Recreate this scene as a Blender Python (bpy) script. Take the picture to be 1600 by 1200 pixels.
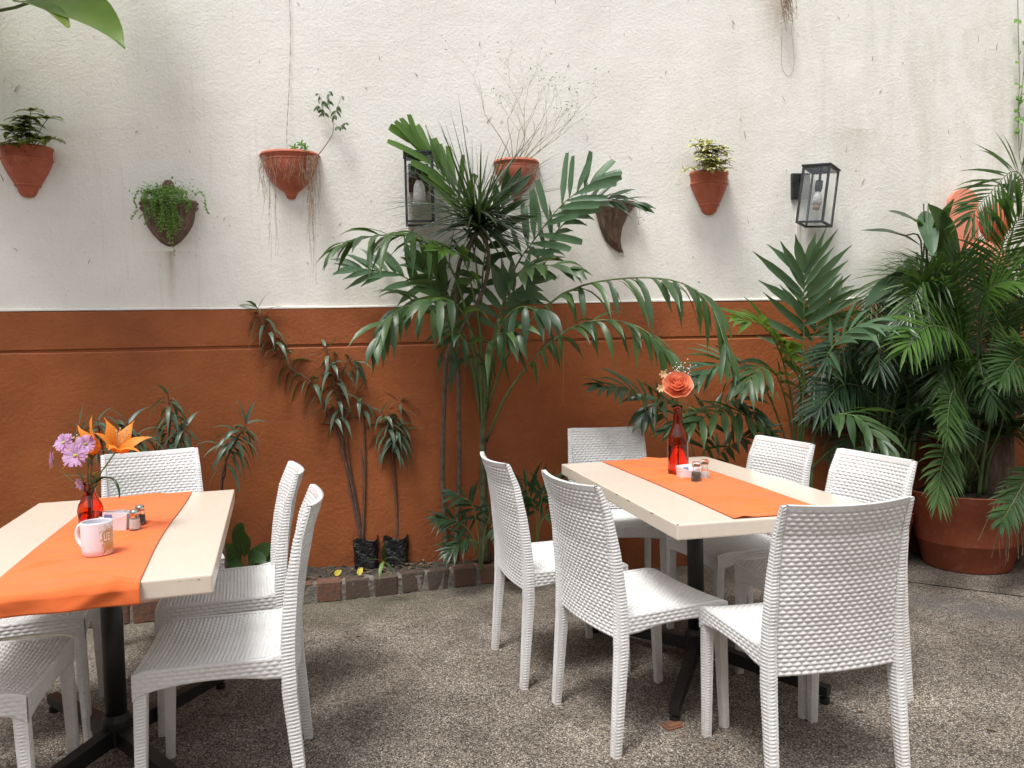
import bpy, math, random
import numpy as np
from mathutils import Vector, Matrix
V = Vector
PI = math.pi
for o in list(bpy.data.objects): bpy.data.objects.remove(o)
SC = bpy.context.scene
COL = SC.collection
rnd = random.Random(7)

# ------------------------------------------------------------------ camera
F, PITCH, ROLL, CH = 1224.16, 0.0466, 0.0223, 1.3164      # measured focal length (px of 1600), tilt, roll, height
cam = bpy.data.cameras.new('camera'); camo = bpy.data.objects.new('camera', cam); COL.objects.link(camo)
cam.sensor_width = 36; cam.lens = F / 1600 * 36; cam.clip_end = 200; cam.clip_start = .05
camo.matrix_world = Matrix.Translation((0, 0, CH)) @ Matrix.Rotation(PI / 2 - PITCH, 4, 'X') @ Matrix.Rotation(-ROLL, 4, 'Z')
SC.camera = camo
SC.render.resolution_x = 1024; SC.render.resolution_y = 768

# ------------------------------------------------------------------ sky, sun, exposure
SUN_EL, SUN_AZ = math.radians(66), math.radians(-150)       # azimuth measured from +Y towards +X: light comes from behind-left of the camera
world = bpy.data.worlds.new('World'); SC.world = world; world.use_nodes = True
nt = world.node_tree; nt.nodes.clear()
wo = nt.nodes.new('ShaderNodeOutputWorld'); bg = nt.nodes.new('ShaderNodeBackground'); bg.inputs[1].default_value = .12
sky = nt.nodes.new('ShaderNodeTexSky'); sky.sky_type = 'NISHITA'; sky.sun_disc = False
sky.sun_elevation = SUN_EL; sky.sun_rotation = SUN_AZ; sky.air_density = 1.0; sky.dust_density = 4.0; sky.ozone_density = 1.0
hs = nt.nodes.new('ShaderNodeHueSaturation'); hs.inputs['Saturation'].default_value = .36   # thin overcast: grey-white sky
nt.links.new(sky.outputs[0], hs.inputs['Color']); nt.links.new(hs.outputs[0], bg.inputs[0]); nt.links.new(bg.outputs[0], wo.inputs[0])
sl = bpy.data.lights.new('sun', 'SUN'); sl.energy = 1.5; sl.angle = math.radians(16); sl.color = (1, .98, .955)
so = bpy.data.objects.new('sun', sl); COL.objects.link(so)
sdir = V((math.sin(SUN_AZ) * math.cos(SUN_EL), math.cos(SUN_AZ) * math.cos(SUN_EL), math.sin(SUN_EL)))
so.rotation_euler = sdir.to_track_quat('Z', 'Y').to_euler(); so.location = sdir * 20
SC.view_settings.view_transform = 'Standard'; SC.view_settings.look = 'None'
SC.view_settings.exposure = 0.95; SC.view_settings.gamma = 1

# ------------------------------------------------------------------ survey helpers: picture point -> place in the courtyard
def ray(u, v):
    a, b = u - 800, v - 600
    c, s = math.cos(ROLL), math.sin(ROLL)
    X, Y = a * c - b * s, a * s + b * c
    uu = -Y / F; c, s = math.cos(PITCH), math.sin(PITCH)
    return V((X / F, c + uu * s, -s + uu * c))
ORG = V((0, 0, CH))
def onz(u, v, z=0):
    r = ray(u, v); return ORG + r * ((z - CH) / r.z)
WD, WA = 4.4524, 0.1323                                     # the wall: distance and angle
WT = math.tan(WA)
def onwall(u, v, off=0):
    r = ray(u, v); t = (WD - off / math.cos(WA)) / (r.y - WT * r.x); return ORG + r * t
def at(u, v, Y):
    r = ray(u, v); return ORG + r * (Y / r.y)
def wallpt(x, off, z):                                      # wall-local (x along, off towards the camera) -> world
    return V((x * math.cos(WA) + off * math.sin(WA), WD + x * math.sin(WA) - off * math.cos(WA), z))
def wallxz(u, v):
    p = onwall(u, v); return ((p.x) / math.cos(WA), p.z)

# ------------------------------------------------------------------ mesh helpers
class MB:
    def __init__(s): s.v = []; s.f = []; s.m = []; s.cur = 0
    def add(s, vs, fs):
        n = len(s.v); s.v += [tuple(x) for x in vs]; s.f += [tuple(i + n for i in f) for f in fs]; s.m += [s.cur] * len(fs)
    def box(s, x0, x1, y0, y1, z0, z1):
        s.add([(x0,y0,z0),(x1,y0,z0),(x1,y1,z0),(x0,y1,z0),(x0,y0,z1),(x1,y0,z1),(x1,y1,z1),(x0,y1,z1)],
              [(3,2,1,0),(4,5,6,7),(0,1,5,4),(1,2,6,5),(2,3,7,6),(3,0,4,7)])
    def bar(s, a, b, w, h, up=V((0,0,1)), w2=None, h2=None):
        a, b = V(a), V(b); d = (b - a).normalized(); sd = d.cross(up)
        if sd.length < 1e-4: sd = d.cross(V((1,0,0)))
        sd.normalize(); u = sd.cross(d); w2 = w if w2 is None else w2; h2 = h if h2 is None else h2
        q = []
        for p, ww, hh in ((a, w, h), (b, w2, h2)):
            for i, j in ((-1,-1),(1,-1),(1,1),(-1,1)): q.append(p + sd * (i*ww/2) + u * (j*hh/2))
        s.add(q, [(3,2,1,0),(4,5,6,7),(0,1,5,4),(1,2,6,5),(2,3,7,6),(3,0,4,7)])
    def tube(s, pts, rad, n=6, cap=True):
        pts = [V(p) for p in pts]; k = len(pts)
        if not hasattr(rad, '__len__'): rad = [rad] * k
        vs = []; ref = None
        for i, p in enumerate(pts):
            d = (pts[min(i+1,k-1)] - pts[max(i-1,0)]).normalized()
            if ref is None: ref = V((1,0,0)) if abs(d.x) < .8 else V((0,1,0))
            a = (ref - d * ref.dot(d)).normalized(); b = d.cross(a); ref = a
            for j in range(n):
                t = 2*PI*j/n; vs.append(p + (a*math.cos(t) + b*math.sin(t)) * rad[i])
        fs = [(i*n+j, i*n+(j+1)%n, (i+1)*n+(j+1)%n, (i+1)*n+j) for i in range(k-1) for j in range(n)]
        if cap: fs += [tuple(range(n-1,-1,-1)), tuple(range((k-1)*n, k*n))]
        s.add(vs, fs)
    def lathe(s, prof, n=24, a0=0, a1=2*PI, c=(0,0,0), close_back=False, squash=1.):
        full = abs(a1 - a0 - 2*PI) < 1e-6; m = n if full else n + 1; c = V(c); vs = []
        for r, z in prof:
            for j in range(m):
                t = a0 + (a1-a0)*j/n; vs.append(c + V((r*math.cos(t), r*math.sin(t)*squash, z)))
        k = len(prof); fs = []
        for i in range(k-1):
            for j in range(n if full else m-1):
                j2 = (j+1) % m; fs.append((i*m+j, i*m+j2, (i+1)*m+j2, (i+1)*m+j))
        if close_back and not full:
            for i in range(k-1): fs.append((i*m+m-1, i*m, (i+1)*m, (i+1)*m+m-1))
        s.add(vs, fs)
    def ico(s, c, r, sz=1.):
        c = V(c); n = 6; vs = [c + V((0,0,-r*sz))]; 
        for k in (1,2,3):
            ph = -PI/2 + PI*k/4
            for j in range(n): t = 2*PI*j/n; vs.append(c + V((r*math.cos(ph)*math.cos(t), r*math.cos(ph)*math.sin(t), r*sz*math.sin(ph))))
        vs.append(c + V((0,0,r*sz))); fs = [(0, 1+(j+1)%n, 1+j) for j in range(n)]
        for k in range(2): fs += [(1+k*n+j, 1+k*n+(j+1)%n, 1+(k+1)*n+(j+1)%n, 1+(k+1)*n+j) for j in range(n)]
        fs += [(1+2*n+j, 1+2*n+(j+1)%n, 1+3*n) for j in range(n)]
        s.add(vs, fs)
    def build(s, name, mats, parent=None, smooth=False, loc=None, rz=None):
        me = bpy.data.meshes.new(name); me.from_pydata(s.v, [], s.f); me.validate(clean_customdata=False) if False else None
        if not isinstance(mats, (list, tuple)): mats = [mats]
        for m in mats: me.materials.append(m)
        if len(mats) > 1: me.polygons.foreach_set('material_index', s.m)
        if smooth: me.polygons.foreach_set('use_smooth', [True]*len(me.polygons))
        me.update()
        o = bpy.data.objects.new(name, me); COL.objects.link(o)
        if parent is not None: o.parent = parent
        if loc is not None: o.location = loc
        if rz is not None: o.rotation_euler = (0,0,rz)
        return o
def grid_faces(nu, nv, off=0, flip=False):
    fs = []
    for j in range(nv-1):
        for i in range(nu-1):
            a = off + j*nu + i; q = (a, a+1, a+1+nu, a+nu); fs.append(q[::-1] if flip else q)
    return fs
def empty(name, loc=(0,0,0), rz=0):
    o = bpy.data.objects.new(name, None); COL.objects.link(o); o.location = loc; o.rotation_euler = (0,0,rz); o.empty_display_size = .1
    return o
def tag(o, label, cat, group=None):
    o['label'] = label; o['category'] = cat
    if group: o['group'] = group
    return o
def kind(o, k, label=None): 
    o['kind'] = k
    if label: o['label'] = label
    return o
def copy_tree(o, parent=None):
    c = o.copy(); COL.objects.link(c); c.parent = parent
    for ch in list(o.children): copy_tree(ch, c)
    return c
def spline(P, n):                                            # Catmull-Rom through P
    P = [V(p) for p in P]; Q = [P[0]*2-P[1]] + P + [P[-1]*2-P[-2]]; out = []
    k = len(P) - 1
    for i in range(n):
        t = i/(n-1)*k; a = min(int(t), k-1); t -= a; p0,p1,p2,p3 = Q[a:a+4]
        out.append(.5*((2*p1)+(p2-p0)*t+(2*p0-5*p1+4*p2-p3)*t*t+(3*p1-p0-3*p2+p3)*t**3))
    return out
def smoothstep(a, b, x):
    t = min(1, max(0, (x-a)/(b-a))); return t*t*(3-2*t)

# ------------------------------------------------------------------ materials
def newmat(name):
    m = bpy.data.materials.new(name); m.use_nodes = True; n = m.node_tree; b = n.nodes['Principled BSDF']; return m, n, b
def N(nt, t, **k):
    n = nt.nodes.new('ShaderNode' + t)
    for a, b in k.items(): setattr(n, a, b)
    return n
def L(nt, a, b): nt.links.new(a, b)
def coords(nt, scale=(1,1,1), src='Object'):
    tc = N(nt, 'TexCoord'); mp = N(nt, 'Mapping'); mp.inputs['Scale'].default_value = scale; L(nt, tc.outputs[src], mp.inputs[0]); return mp.outputs[0]
def noise(nt, vec, scale, detail=4, rough=.55, dist=0):
    n = N(nt, 'TexNoise'); n.inputs['Scale'].default_value = scale; n.inputs['Detail'].default_value = detail; n.inputs['Roughness'].default_value = rough
    n.inputs['Distortion'].default_value = dist
    if vec is not None: L(nt, vec, n.inputs['Vector'])
    return n.outputs['Fac']
def ramp(nt, fac, stops, interp='LINEAR'):
    r = N(nt, 'ValToRGB'); e = r.color_ramp.elements; r.color_ramp.interpolation = interp
    while len(e) < len(stops): e.new(.5)
    for i, (p, c) in enumerate(stops):
        e[i].position = p; e[i].color = (c if len(c) == 4 else (*c, 1)) if hasattr(c, '__len__') else (c, c, c, 1)
    L(nt, fac, r.inputs[0]); return r.outputs[0]
def mix(nt, fac, a, b, mode='MIX'):
    m = N(nt, 'Mix', data_type='RGBA', blend_type=mode)
    for s, i in ((fac, 0), (a, 6), (b, 7)):
        if hasattr(s, 'is_linked'): L(nt, s, m.inputs[i])
        else: m.inputs[i].default_value = s if not hasattr(s, '__len__') else ((*s, 1) if len(s) == 3 else s)
    return m.outputs[2]
def math_(nt, op, a, b=0.):
    m = N(nt, 'Math', operation=op)
    for s, i in ((a, 0), (b, 1)):
        if hasattr(s, 'is_linked'): L(nt, s, m.inputs[i])
        else: m.inputs[i].default_value = s
    return m.outputs[0]
def bump(nt, b, h, strength=.5, dist=.01, prev=None):
    n = N(nt, 'Bump'); n.inputs['Strength'].default_value = strength; n.inputs['Distance'].default_value = dist; L(nt, h, n.inputs['Height'])
    if prev is not None: L(nt, prev, n.inputs['Normal'])
    L(nt, n.outputs[0], b.inputs['Normal']); return n.outputs[0]
def simple(name, c, rough=.5, var=.15, vs=8, bs=0, bscale=60, bd=.002, metal=0, spec=.5, src='Object'):
    m, n, b = newmat(name); vec = coords(n, src=src); f = noise(n, vec, vs)
    lo = tuple(x*(1-var) for x in c); hi = tuple(min(1, x*(1+var)) for x in c)
    L(n, ramp(n, f, [(.3, lo), (.7, hi)]), b.inputs['Base Color']); b.inputs['Roughness'].default_value = rough; b.inputs['Metallic'].default_value = metal
    b.inputs['Specular IOR Level'].default_value = spec
    if bs: bump(n, b, noise(n, vec, bscale, 5), bs, bd)
    return m

def mat_stucco():
    m, n, b = newmat('white_stucco'); vec = coords(n)
    base = ramp(n, noise(n, vec, 1.3, 5, .6), [(.3, (.69,.675,.615)), (.7, (.80,.79,.735))])
    # grey-green mildew, stronger towards the right end of the wall
    sx = N(n, 'SeparateXYZ'); L(n, vec, sx.inputs[0])
    right = N(n, 'MapRange'); right.inputs[1].default_value = .6; right.inputs[2].default_value = 3.2; L(n, sx.outputs[0], right.inputs[0])
    st = coords(n, (1.6, 1, .45)); sn = ramp(n, noise(n, st, 2.2, 6, .65, .4), [(.42, 0.), (.68, 1.)])
    mold = math_(n, 'MULTIPLY', math_(n, 'MULTIPLY', sn, right.outputs[0]), .8)
    base = mix(n, mold, base, (.50,.485,.405))
    # thin rain streaks and dust
    st2 = coords(n, (9, 1, .35)); sn2 = ramp(n, noise(n, st2, 3, 5, .7), [(.58, 0.), (.78, .35)])
    base = mix(n, sn2, base, (.47,.43,.36))
    pa = ramp(n, noise(n, vec, 55, 3, .7), [(.64, 0.), (.72, .45)])
    base = mix(n, pa, base, (.45,.42,.36))
    # drip stains below fixtures: (x, z, width, length)
    tot = None
    for x, z, w, h, k in DRIPS:
        dx = math_(n, 'DIVIDE', math_(n, 'ABSOLUTE', math_(n, 'SUBTRACT', sx.outputs[0], x)), w)
        fx = math_(n, 'MAXIMUM', math_(n, 'SUBTRACT', 1., dx), 0.)
        dz = math_(n, 'DIVIDE', math_(n, 'SUBTRACT', z, sx.outputs[2]), h)
        fz = math_(n, 'MULTIPLY', math_(n, 'GREATER_THAN', dz, 0.), math_(n, 'MAXIMUM', math_(n, 'SUBTRACT', 1., dz), 0.))
        q = math_(n, 'MULTIPLY', math_(n, 'MULTIPLY', fx, fz), k); tot = q if tot is None else math_(n, 'ADD', tot, q)
    tot = math_(n, 'MULTIPLY', tot, noise(n, coords(n, (8,1,2)), 5, 4, .7)); 
    base = mix(n, tot, base, (.33,.25,.17))
    L(n, base, b.inputs['Base Color']); b.inputs['Roughness'].default_value = .92; b.inputs['Specular IOR Level'].default_value = .2
    h1 = noise(n, vec, 62, 3, .55, .15); h2 = noise(n, vec, 150, 2, .6)
    h = math_(n, 'ADD', h1, math_(n, 'MULTIPLY', h2, .35)); p = bump(n, b, noise(n, vec, 3, 3), .25, .03)
    bump(n, b, h, .45, .006, p); return m
def mat_orange_wall():
    m, n, b = newmat('burnt_orange_paint'); vec = coords(n)
    base = ramp(n, noise(n, vec, 2.2, 6, .62), [(.28, (.225,.061,.016)), (.72, (.355,.106,.029))])
    pale = ramp(n, noise(n, vec, 6, 6, .75, .5), [(.62, 0.), (.8, .4)]); base = mix(n, pale, base, (.34,.115,.05))
    sx = N(n, 'SeparateXYZ'); L(n, vec, sx.inputs[0])
    low = N(n, 'MapRange'); low.inputs[1].default_value = .55; low.inputs[2].default_value = .1; L(n, sx.outputs[2], low.inputs[0])
    low_dark = math_(n, 'MULTIPLY', low.outputs[0], ramp(n, noise(n, vec, 4, 5, .7), [(.35, 0.), (.7, .75)])); base = mix(n, low_dark, base, (.15,.05,.025))  # patchy darker tone towards the foot of the band
    sc = ramp(n, noise(n, coords(n, (1,1,.15)), 26, 4, .7), [(.66, 0.), (.74, .3)]); base = mix(n, sc, base, (.16,.05,.02))
    L(n, base, b.inputs['Base Color']); b.inputs['Roughness'].default_value = .62; b.inputs['Specular IOR Level'].default_value = .35
    h = math_(n, 'ADD', noise(n, vec, 45, 4, .6, .4), math_(n, 'MULTIPLY', noise(n, vec, 9, 4), .6)); bump(n, b, h, .55, .008); return m
def mat_aggregate():
    m, n, b = newmat('exposed_aggregate'); vec = coords(n)
    wv = N(n, 'TexNoise'); wv.inputs['Scale'].default_value = 60; L(n, vec, wv.inputs['Vector'])
    wm = N(n, 'Mix', data_type='VECTOR'); wm.inputs[0].default_value = .010; L(n, vec, wm.inputs[4]); L(n, wv.outputs['Color'], wm.inputs[5])
    vo = N(n, 'TexVoronoi'); vo.inputs['Scale'].default_value = 190; L(n, wm.outputs[1], vo.inputs['Vector'])
    wn = N(n, 'TexWhiteNoise', noise_dimensions='3D'); L(n, vo.outputs['Position'], wn.inputs['Vector'])
    st = ramp(n, wn.outputs['Value'], [(0, (.014,.012,.011)), (.17, (.14,.112,.09)), (.34, (.325,.275,.225)), (.58, (.45,.395,.33)), (.80, (.575,.52,.45)), (.95, (.75,.72,.65))], 'CONSTANT')
    edge = ramp(n, vo.outputs['Distance'], [(.35, 0.), (.62, 1.)])
    c = mix(n, math_(n, 'MULTIPLY', edge, .8), st, (.12,.105,.09))
    big = ramp(n, noise(n, vec, 1.1, 5, .6), [(.3, (.50,.47,.44)), (.66, (1.,.985,.965))]); c = mix(n, 1., c, big, 'MULTIPLY'); c = mix(n, 1., c, ramp(n, noise(n, vec, 4.5, 6, .7, .5), [(.36, (.68,.66,.63)), (.58, (1.,1.,1.))]), 'MULTIPLY')
    sx = N(n, 'SeparateXYZ'); L(n, vec, sx.inputs[0])
    # moss and dirt beside the brick kerb
    d = math_(n, 'SUBTRACT', sx.outputs[1], math_(n, 'ADD', math_(n, 'MULTIPLY', sx.outputs[0], .29), 4.35))
    mr = N(n, 'MapRange'); mr.inputs[1].default_value = -.55; mr.inputs[2].default_value = 0; L(n, d, mr.inputs[0])
    ms = math_(n, 'MULTIPLY', mr.outputs[0], ramp(n, noise(n, vec, 5, 6, .7), [(.35, .1), (.7, .85)])); c = mix(n, ms, c, (.10,.095,.055))
    # dark wet-looking band at the right
    d2 = math_(n, 'ABSOLUTE', math_(n, 'SUBTRACT', math_(n, 'ADD', sx.outputs[1], math_(n, 'MULTIPLY', sx.outputs[0], .62)), 5.13))
    b2 = N(n, 'MapRange'); b2.inputs[1].default_value = .22; b2.inputs[2].default_value = .02; L(n, d2, b2.inputs[0])
    c = mix(n, math_(n, 'MULTIPLY', math_(n, 'MULTIPLY', b2.outputs[0], math_(n, 'GREATER_THAN', sx.outputs[0], 1.5)), ramp(n, noise(n, vec, 3.5, 6, .7), [(.3, .1), (.6, .8)])), c, (.075,.072,.07))
    L(n, c, b.inputs['Base Color']); b.inputs['Roughness'].default_value = .75
    hh = math_(n, 'SUBTRACT', 1., vo.outputs['Distance']); p = bump(n, b, noise(n, vec, 4, 4), .2, .03); bump(n, b, hh, .6, .006, p); return m
def mat_leaf(name, c, c2, rough=.38, trans=.25, spec=.5, ribs=0.):
    m, n, b = newmat(name); oi = N(n, 'ObjectInfo'); geo = N(n, 'NewGeometry')
    vec = coords(n); nz = noise(n, vec, 9, 3)
    r = math_(n, 'ADD', math_(n, 'MULTIPLY', oi.outputs['Random'], .45), math_(n, 'MULTIPLY', geo.outputs['Random Per Island'], .35)); r = math_(n, 'ADD', r, math_(n, 'MULTIPLY', math_(n, 'SUBTRACT', nz, .5), .7))
    col = ramp(n, r, [(.05, c), (.8, c2)]); col = mix(n, ramp(n, noise(n, vec, 23, 4, .7), [(.67, 0.), (.75, .8)]), col, (.17,.13,.04)); L(n, col, b.inputs['Base Color'])
    b.inputs['Roughness'].default_value = rough; b.inputs['Specular IOR Level'].default_value = spec
    bump(n, b, noise(n, coords(n, (1,1,1)), 70, 2), .12, .003)
    tr = N(n, 'BsdfTranslucent'); L(n, mix(n, .6, col, (.22,.42,.05)), tr.inputs[0]); ms = N(n, 'MixShader'); ms.inputs[0].default_value = trans
    out = [x for x in n.nodes if x.type == 'OUTPUT_MATERIAL'][0]; L(n, b.outputs[0], ms.inputs[1]); L(n, tr.outputs[0], ms.inputs[2]); L(n, ms.outputs[0], out.inputs[0]); return m
def mat_petal(name, c, c2, trans=.4):
    m, n, b = newmat(name); vec = coords(n); geo = N(n, 'NewGeometry')
    col = ramp(n, math_(n, 'ADD', math_(n, 'MULTIPLY', noise(n, vec, 30, 4, .6), .7), math_(n, 'MULTIPLY', geo.outputs['Random Per Island'], .3)), [(.3, c), (.75, c2)]); L(n, col, b.inputs['Base Color']); b.inputs['Roughness'].default_value = .55
    bump(n, b, noise(n, vec, 160, 3), .25, .001)
    tr = N(n, 'BsdfTranslucent'); L(n, col, tr.inputs[0]); ms = N(n, 'MixShader'); ms.inputs[0].default_value = trans
    out = [x for x in n.nodes if x.type == 'OUTPUT_MATERIAL'][0]; L(n, b.outputs[0], ms.inputs[1]); L(n, tr.outputs[0], ms.inputs[2]); L(n, ms.outputs[0], out.inputs[0]); return m
def mat_glass(name, c, rough=.02, ior=1.47):
    m, n, b = newmat(name); b.inputs['Base Color'].default_value = (*c, 1); b.inputs['Transmission Weight'].default_value = 1; b.inputs['Roughness'].default_value = rough; b.inputs['IOR'].default_value = ior
    vec = coords(n); bump(n, b, noise(n, vec, 25, 2), .04, .004); return m
def mat_runner():
    m, n, b = newmat('orange_cloth'); vec = coords(n)
    c = ramp(n, noise(n, vec, 5, 4), [(.3, (.68,.125,.020)), (.7, (.78,.155,.028))]); L(n, c, b.inputs['Base Color']); b.inputs['Roughness'].default_value = .8
    b.inputs['Sheen Weight'].default_value = .15
    w = N(n, 'TexWave', wave_type='BANDS', bands_direction='X'); w.inputs['Scale'].default_value = 300; L(n, vec, w.inputs['Vector'])
    w2 = N(n, 'TexWave', wave_type='BANDS', bands_direction='Y'); w2.inputs['Scale'].default_value = 300; L(n, vec, w2.inputs['Vector'])
    bump(n, b, math_(n, 'ADD', w.outputs['Fac'], w2.outputs['Fac']), .12, .001); return m
def mat_terracotta(name, c, rough=.6):
    m, n, b = newmat(name); vec = coords(n)
    col = ramp(n, noise(n, vec, 7, 5, .65), [(.28, tuple(x*.78 for x in c)), (.72, tuple(min(1,x*1.15) for x in c))])
    w = ramp(n, noise(n, vec, 16, 6, .78), [(.52, 0.), (.74, .5)]); col = mix(n, w, col, (.52,.30,.21))
    dk = ramp(n, noise(n, coords(n,(1,1,.4)), 14, 4, .7), [(.62, 0.), (.78, .45)]); col = mix(n, dk, col, (.12,.045,.03))
    L(n, col, b.inputs['Base Color']); b.inputs['Roughness'].default_value = rough; b.inputs['Specular IOR Level'].default_value = .35; bump(n, b, noise(n, vec, 80, 4), .15, .003); return m
def mat_carved(name):
    m, n, b = newmat(name); vec = coords(n)
    col = ramp(n, noise(n, coords(n,(3,3,.8)), 14, 6, .7, .6), [(.3, (.07,.042,.03)), (.55, (.16,.105,.075)), (.75, (.30,.22,.165))]); L(n, col, b.inputs['Base Color']); b.inputs['Roughness'].default_value = .85
    bump(n, b, noise(n, coords(n,(3,3,.7)), 22, 4), .6, .01); return m
def mat_laminate():
    m, n, b = newmat('cream_laminate'); vec = coords(n); g = noise(n, coords(n,(6,1,1)), 9, 5, .6)
    c = ramp(n, g, [(.3, (.665,.575,.475)), (.7, (.695,.605,.50))]); sp = ramp(n, noise(n, vec, 3, 5, .7), [(.5, 0.), (.75, .25)]); c = mix(n, sp, c, (.60,.50,.38))
    L(n, c, b.inputs['Base Color']); b.inputs['Roughness'].default_value = .2; b.inputs['Specular IOR Level'].default_value = .4; return m
def mat_resin():
    m, n, b = newmat('white_resin'); geo = N(n, 'NewGeometry'); vec = geo.outputs['Position']
    c = ramp(n, noise(n, vec, 3.5, 6, .7), [(.32, (.60,.595,.58)), (.62, (.72,.72,.715))])
    g = ramp(n, noise(n, vec, 26, 5, .75), [(.56, 0.), (.74, .35)]); c = mix(n, g, c, (.47,.44,.39))
    sx = N(n, 'SeparateXYZ'); L(n, vec, sx.inputs[0]); lo = N(n, 'MapRange'); lo.inputs[1].default_value = .14; lo.inputs[2].default_value = 0; L(n, sx.outputs[2], lo.inputs[0])
    c = mix(n, math_(n, 'MULTIPLY', lo.outputs[0], ramp(n, noise(n, vec, 40, 4, .7), [(.3, .1), (.7, .55)])), c, (.36,.31,.25))
    d = ramp(n, noise(n, vec, 130, 2, .6), [(.735, 0.), (.77, .8)]); c = mix(n, d, c, (.16,.13,.10))
    L(n, c, b.inputs['Base Color']); L(n, ramp(n, noise(n, vec, 15, 4), [(.3, .36), (.7, .55)]), b.inputs['Roughness']); return m
def mat_brick():
    m, n, b = newmat('old_brick'); vec = coords(n); oi = N(n, 'ObjectInfo')
    c0 = ramp(n, oi.outputs['Random'], [(0, (.07,.04,.03)), (.4, (.12,.05,.032)), (.75, (.20,.065,.035)), (1, (.27,.09,.045))])
    c = mix(n, ramp(n, noise(n, vec, 22, 6, .75), [(.33, .1), (.62, .95)]), c0, (.085,.07,.052)); c = mix(n, ramp(n, noise(n, vec, 60, 4, .7), [(.6, 0.), (.75, .5)]), c, (.3,.26,.2))
    L(n, c, b.inputs['Base Color']); b.inputs['Roughness'].default_value = .9; bump(n, b, noise(n, vec, 45, 6, .7), .8, .01); return m
def mat_mug():
    m, n, b = newmat('printed_ceramic'); vec = coords(n); sx = N(n, 'SeparateXYZ'); L(n, vec, sx.inputs[0])
    # gold spatter print on one side (local +X / -Y) of the mug
    ang = math_(n, 'ARCTAN2', sx.outputs[1], sx.outputs[0])
    da = math_(n, 'DIVIDE', math_(n, 'ABSOLUTE', math_(n, 'SUBTRACT', ang, .12)), .72); dz = math_(n, 'DIVIDE', math_(n, 'ABSOLUTE', math_(n, 'SUBTRACT', sx.outputs[2], .045)), .042)
    core = math_(n, 'MAXIMUM', da, dz); fall = math_(n, 'SUBTRACT', 1.15, core)
    sp = noise(n, vec, 160, 3, .7); k = math_(n, 'GREATER_THAN', math_(n, 'ADD', math_(n, 'MULTIPLY', fall, .55), math_(n, 'SUBTRACT', sp, .5)), .22)
    k = math_(n, 'MULTIPLY', k, math_(n, 'LESS_THAN', core, 1.1))
    c = mix(n, k, (.72,.72,.78), (.50,.33,.14)); L(n, c, b.inputs['Base Color']); b.inputs['Roughness'].default_value = .12; return m
def mat_variegated(name, g, y):
    m, n, b = newmat(name); vec = coords(n); geo = N(n, 'NewGeometry')
    c = mix(n, ramp(n, math_(n, 'ADD', noise(n, vec, 40, 3, .6), math_(n, 'MULTIPLY', math_(n, 'SUBTRACT', geo.outputs['Random Per Island'], .5), .5)), [(.42, 0.), (.56, 1.)]), g, y); L(n, c, b.inputs['Base Color']); b.inputs['Roughness'].default_value = .4
    tr = N(n, 'BsdfTranslucent'); L(n, c, tr.inputs[0]); ms = N(n, 'MixShader'); ms.inputs[0].default_value = .25
    out = [x for x in n.nodes if x.type == 'OUTPUT_MATERIAL'][0]; L(n, b.outputs[0], ms.inputs[1]); L(n, tr.outputs[0], ms.inputs[2]); L(n, ms.outputs[0], out.inputs[0]); return m

x2, z2 = wallxz(265, 392); x3, z3 = wallxz(470, 320); xr, zr = wallxz(1215, 0); xh, zh = wallxz(970, 398); xq, zq = wallxz(1340, 200)
DRIPS = [(x2, z2, .03, .35, 1.1), (x3, z3, .12, .3, .35), (xr, zr+.1, .16, .5, 1.3), (xh, zh, .1, .35, .6), (xq, zq, .22, .6, .5), (x2, z2, .2, .3, .45)]
M = {}
M['stucco'] = mat_stucco(); M['orange'] = mat_orange_wall(); M['floor'] = mat_aggregate()
M['leaf'] = mat_leaf('palm_leaf', (.018,.046,.018), (.066,.120,.036), .38, .2, .45)
M['leaf_silver'] = mat_leaf('palm_leaf_grey', (.042,.090,.045), (.095,.170,.088), .38, .18, .45)
M['leaf_bright'] = mat_leaf('palm_leaf_fresh', (.045,.115,.02), (.11,.20,.032), .36, .3)
M['leaf_dark'] = mat_leaf('dark_leaf', (.013,.033,.015), (.03,.064,.027), .38, .14, .45)
M['dracaena'] = mat_leaf('dracaena_leaf', (.012,.024,.013), (.03,.042,.026), .33, .12)
M['oleander'] = mat_leaf('narrow_leaf', (.05,.085,.055), (.14,.19,.125), .36, .15)
M['areca'] = mat_leaf('areca_leaf', (.015,.042,.013), (.055,.105,.028), .34, .22)
M['pothos'] = mat_leaf('pothos_leaf', (.14,.27,.06), (.32,.42,.11), .4, .35)
M['scheff'] = mat_variegated('variegated_leaf', (.035,.08,.03), (.62,.60,.25))
M['scheff_dark'] = mat_variegated('mottled_leaf', (.02,.055,.02), (.25,.30,.06))
M['creeper'] = mat_leaf('creeper_leaf', (.07,.17,.025), (.20,.36,.07), .45, .3)
M['stem'] = simple('green_stem', (.10,.15,.05), .5, .3, 12)
M['bark'] = simple('grey_bark', (.115,.085,.06), .85, .35, 30, .6, 90, .004)
M['redstem'] = simple('brown_stem', (.11,.06,.04), .75, .3, 25, .4, 90, .003)
M['twig'] = simple('dry_twig', (.25,.19,.13), .85, .35, 30)
M['paletwig'] = simple('pale_green_twig', (.27,.26,.14), .8, .3, 30)
M['palmstem'] = simple('sheathed_palm_stem', (.085,.085,.045), .7, .5, 16, .4, 40, .006)
M['root'] = simple('dry_root', (.27,.19,.13), .9, .35, 40)
M['resin'] = mat_resin(); M['laminate'] = mat_laminate(); M['runner'] = mat_runner()
M['black'] = simple('black_metal', (.012,.012,.013), .45, .3, 10, .1, 60, .002)
M['lampblack'] = simple('weathered_black_metal', (.02,.021,.024), .5, .5, 18, .15, 60, .002)
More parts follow.
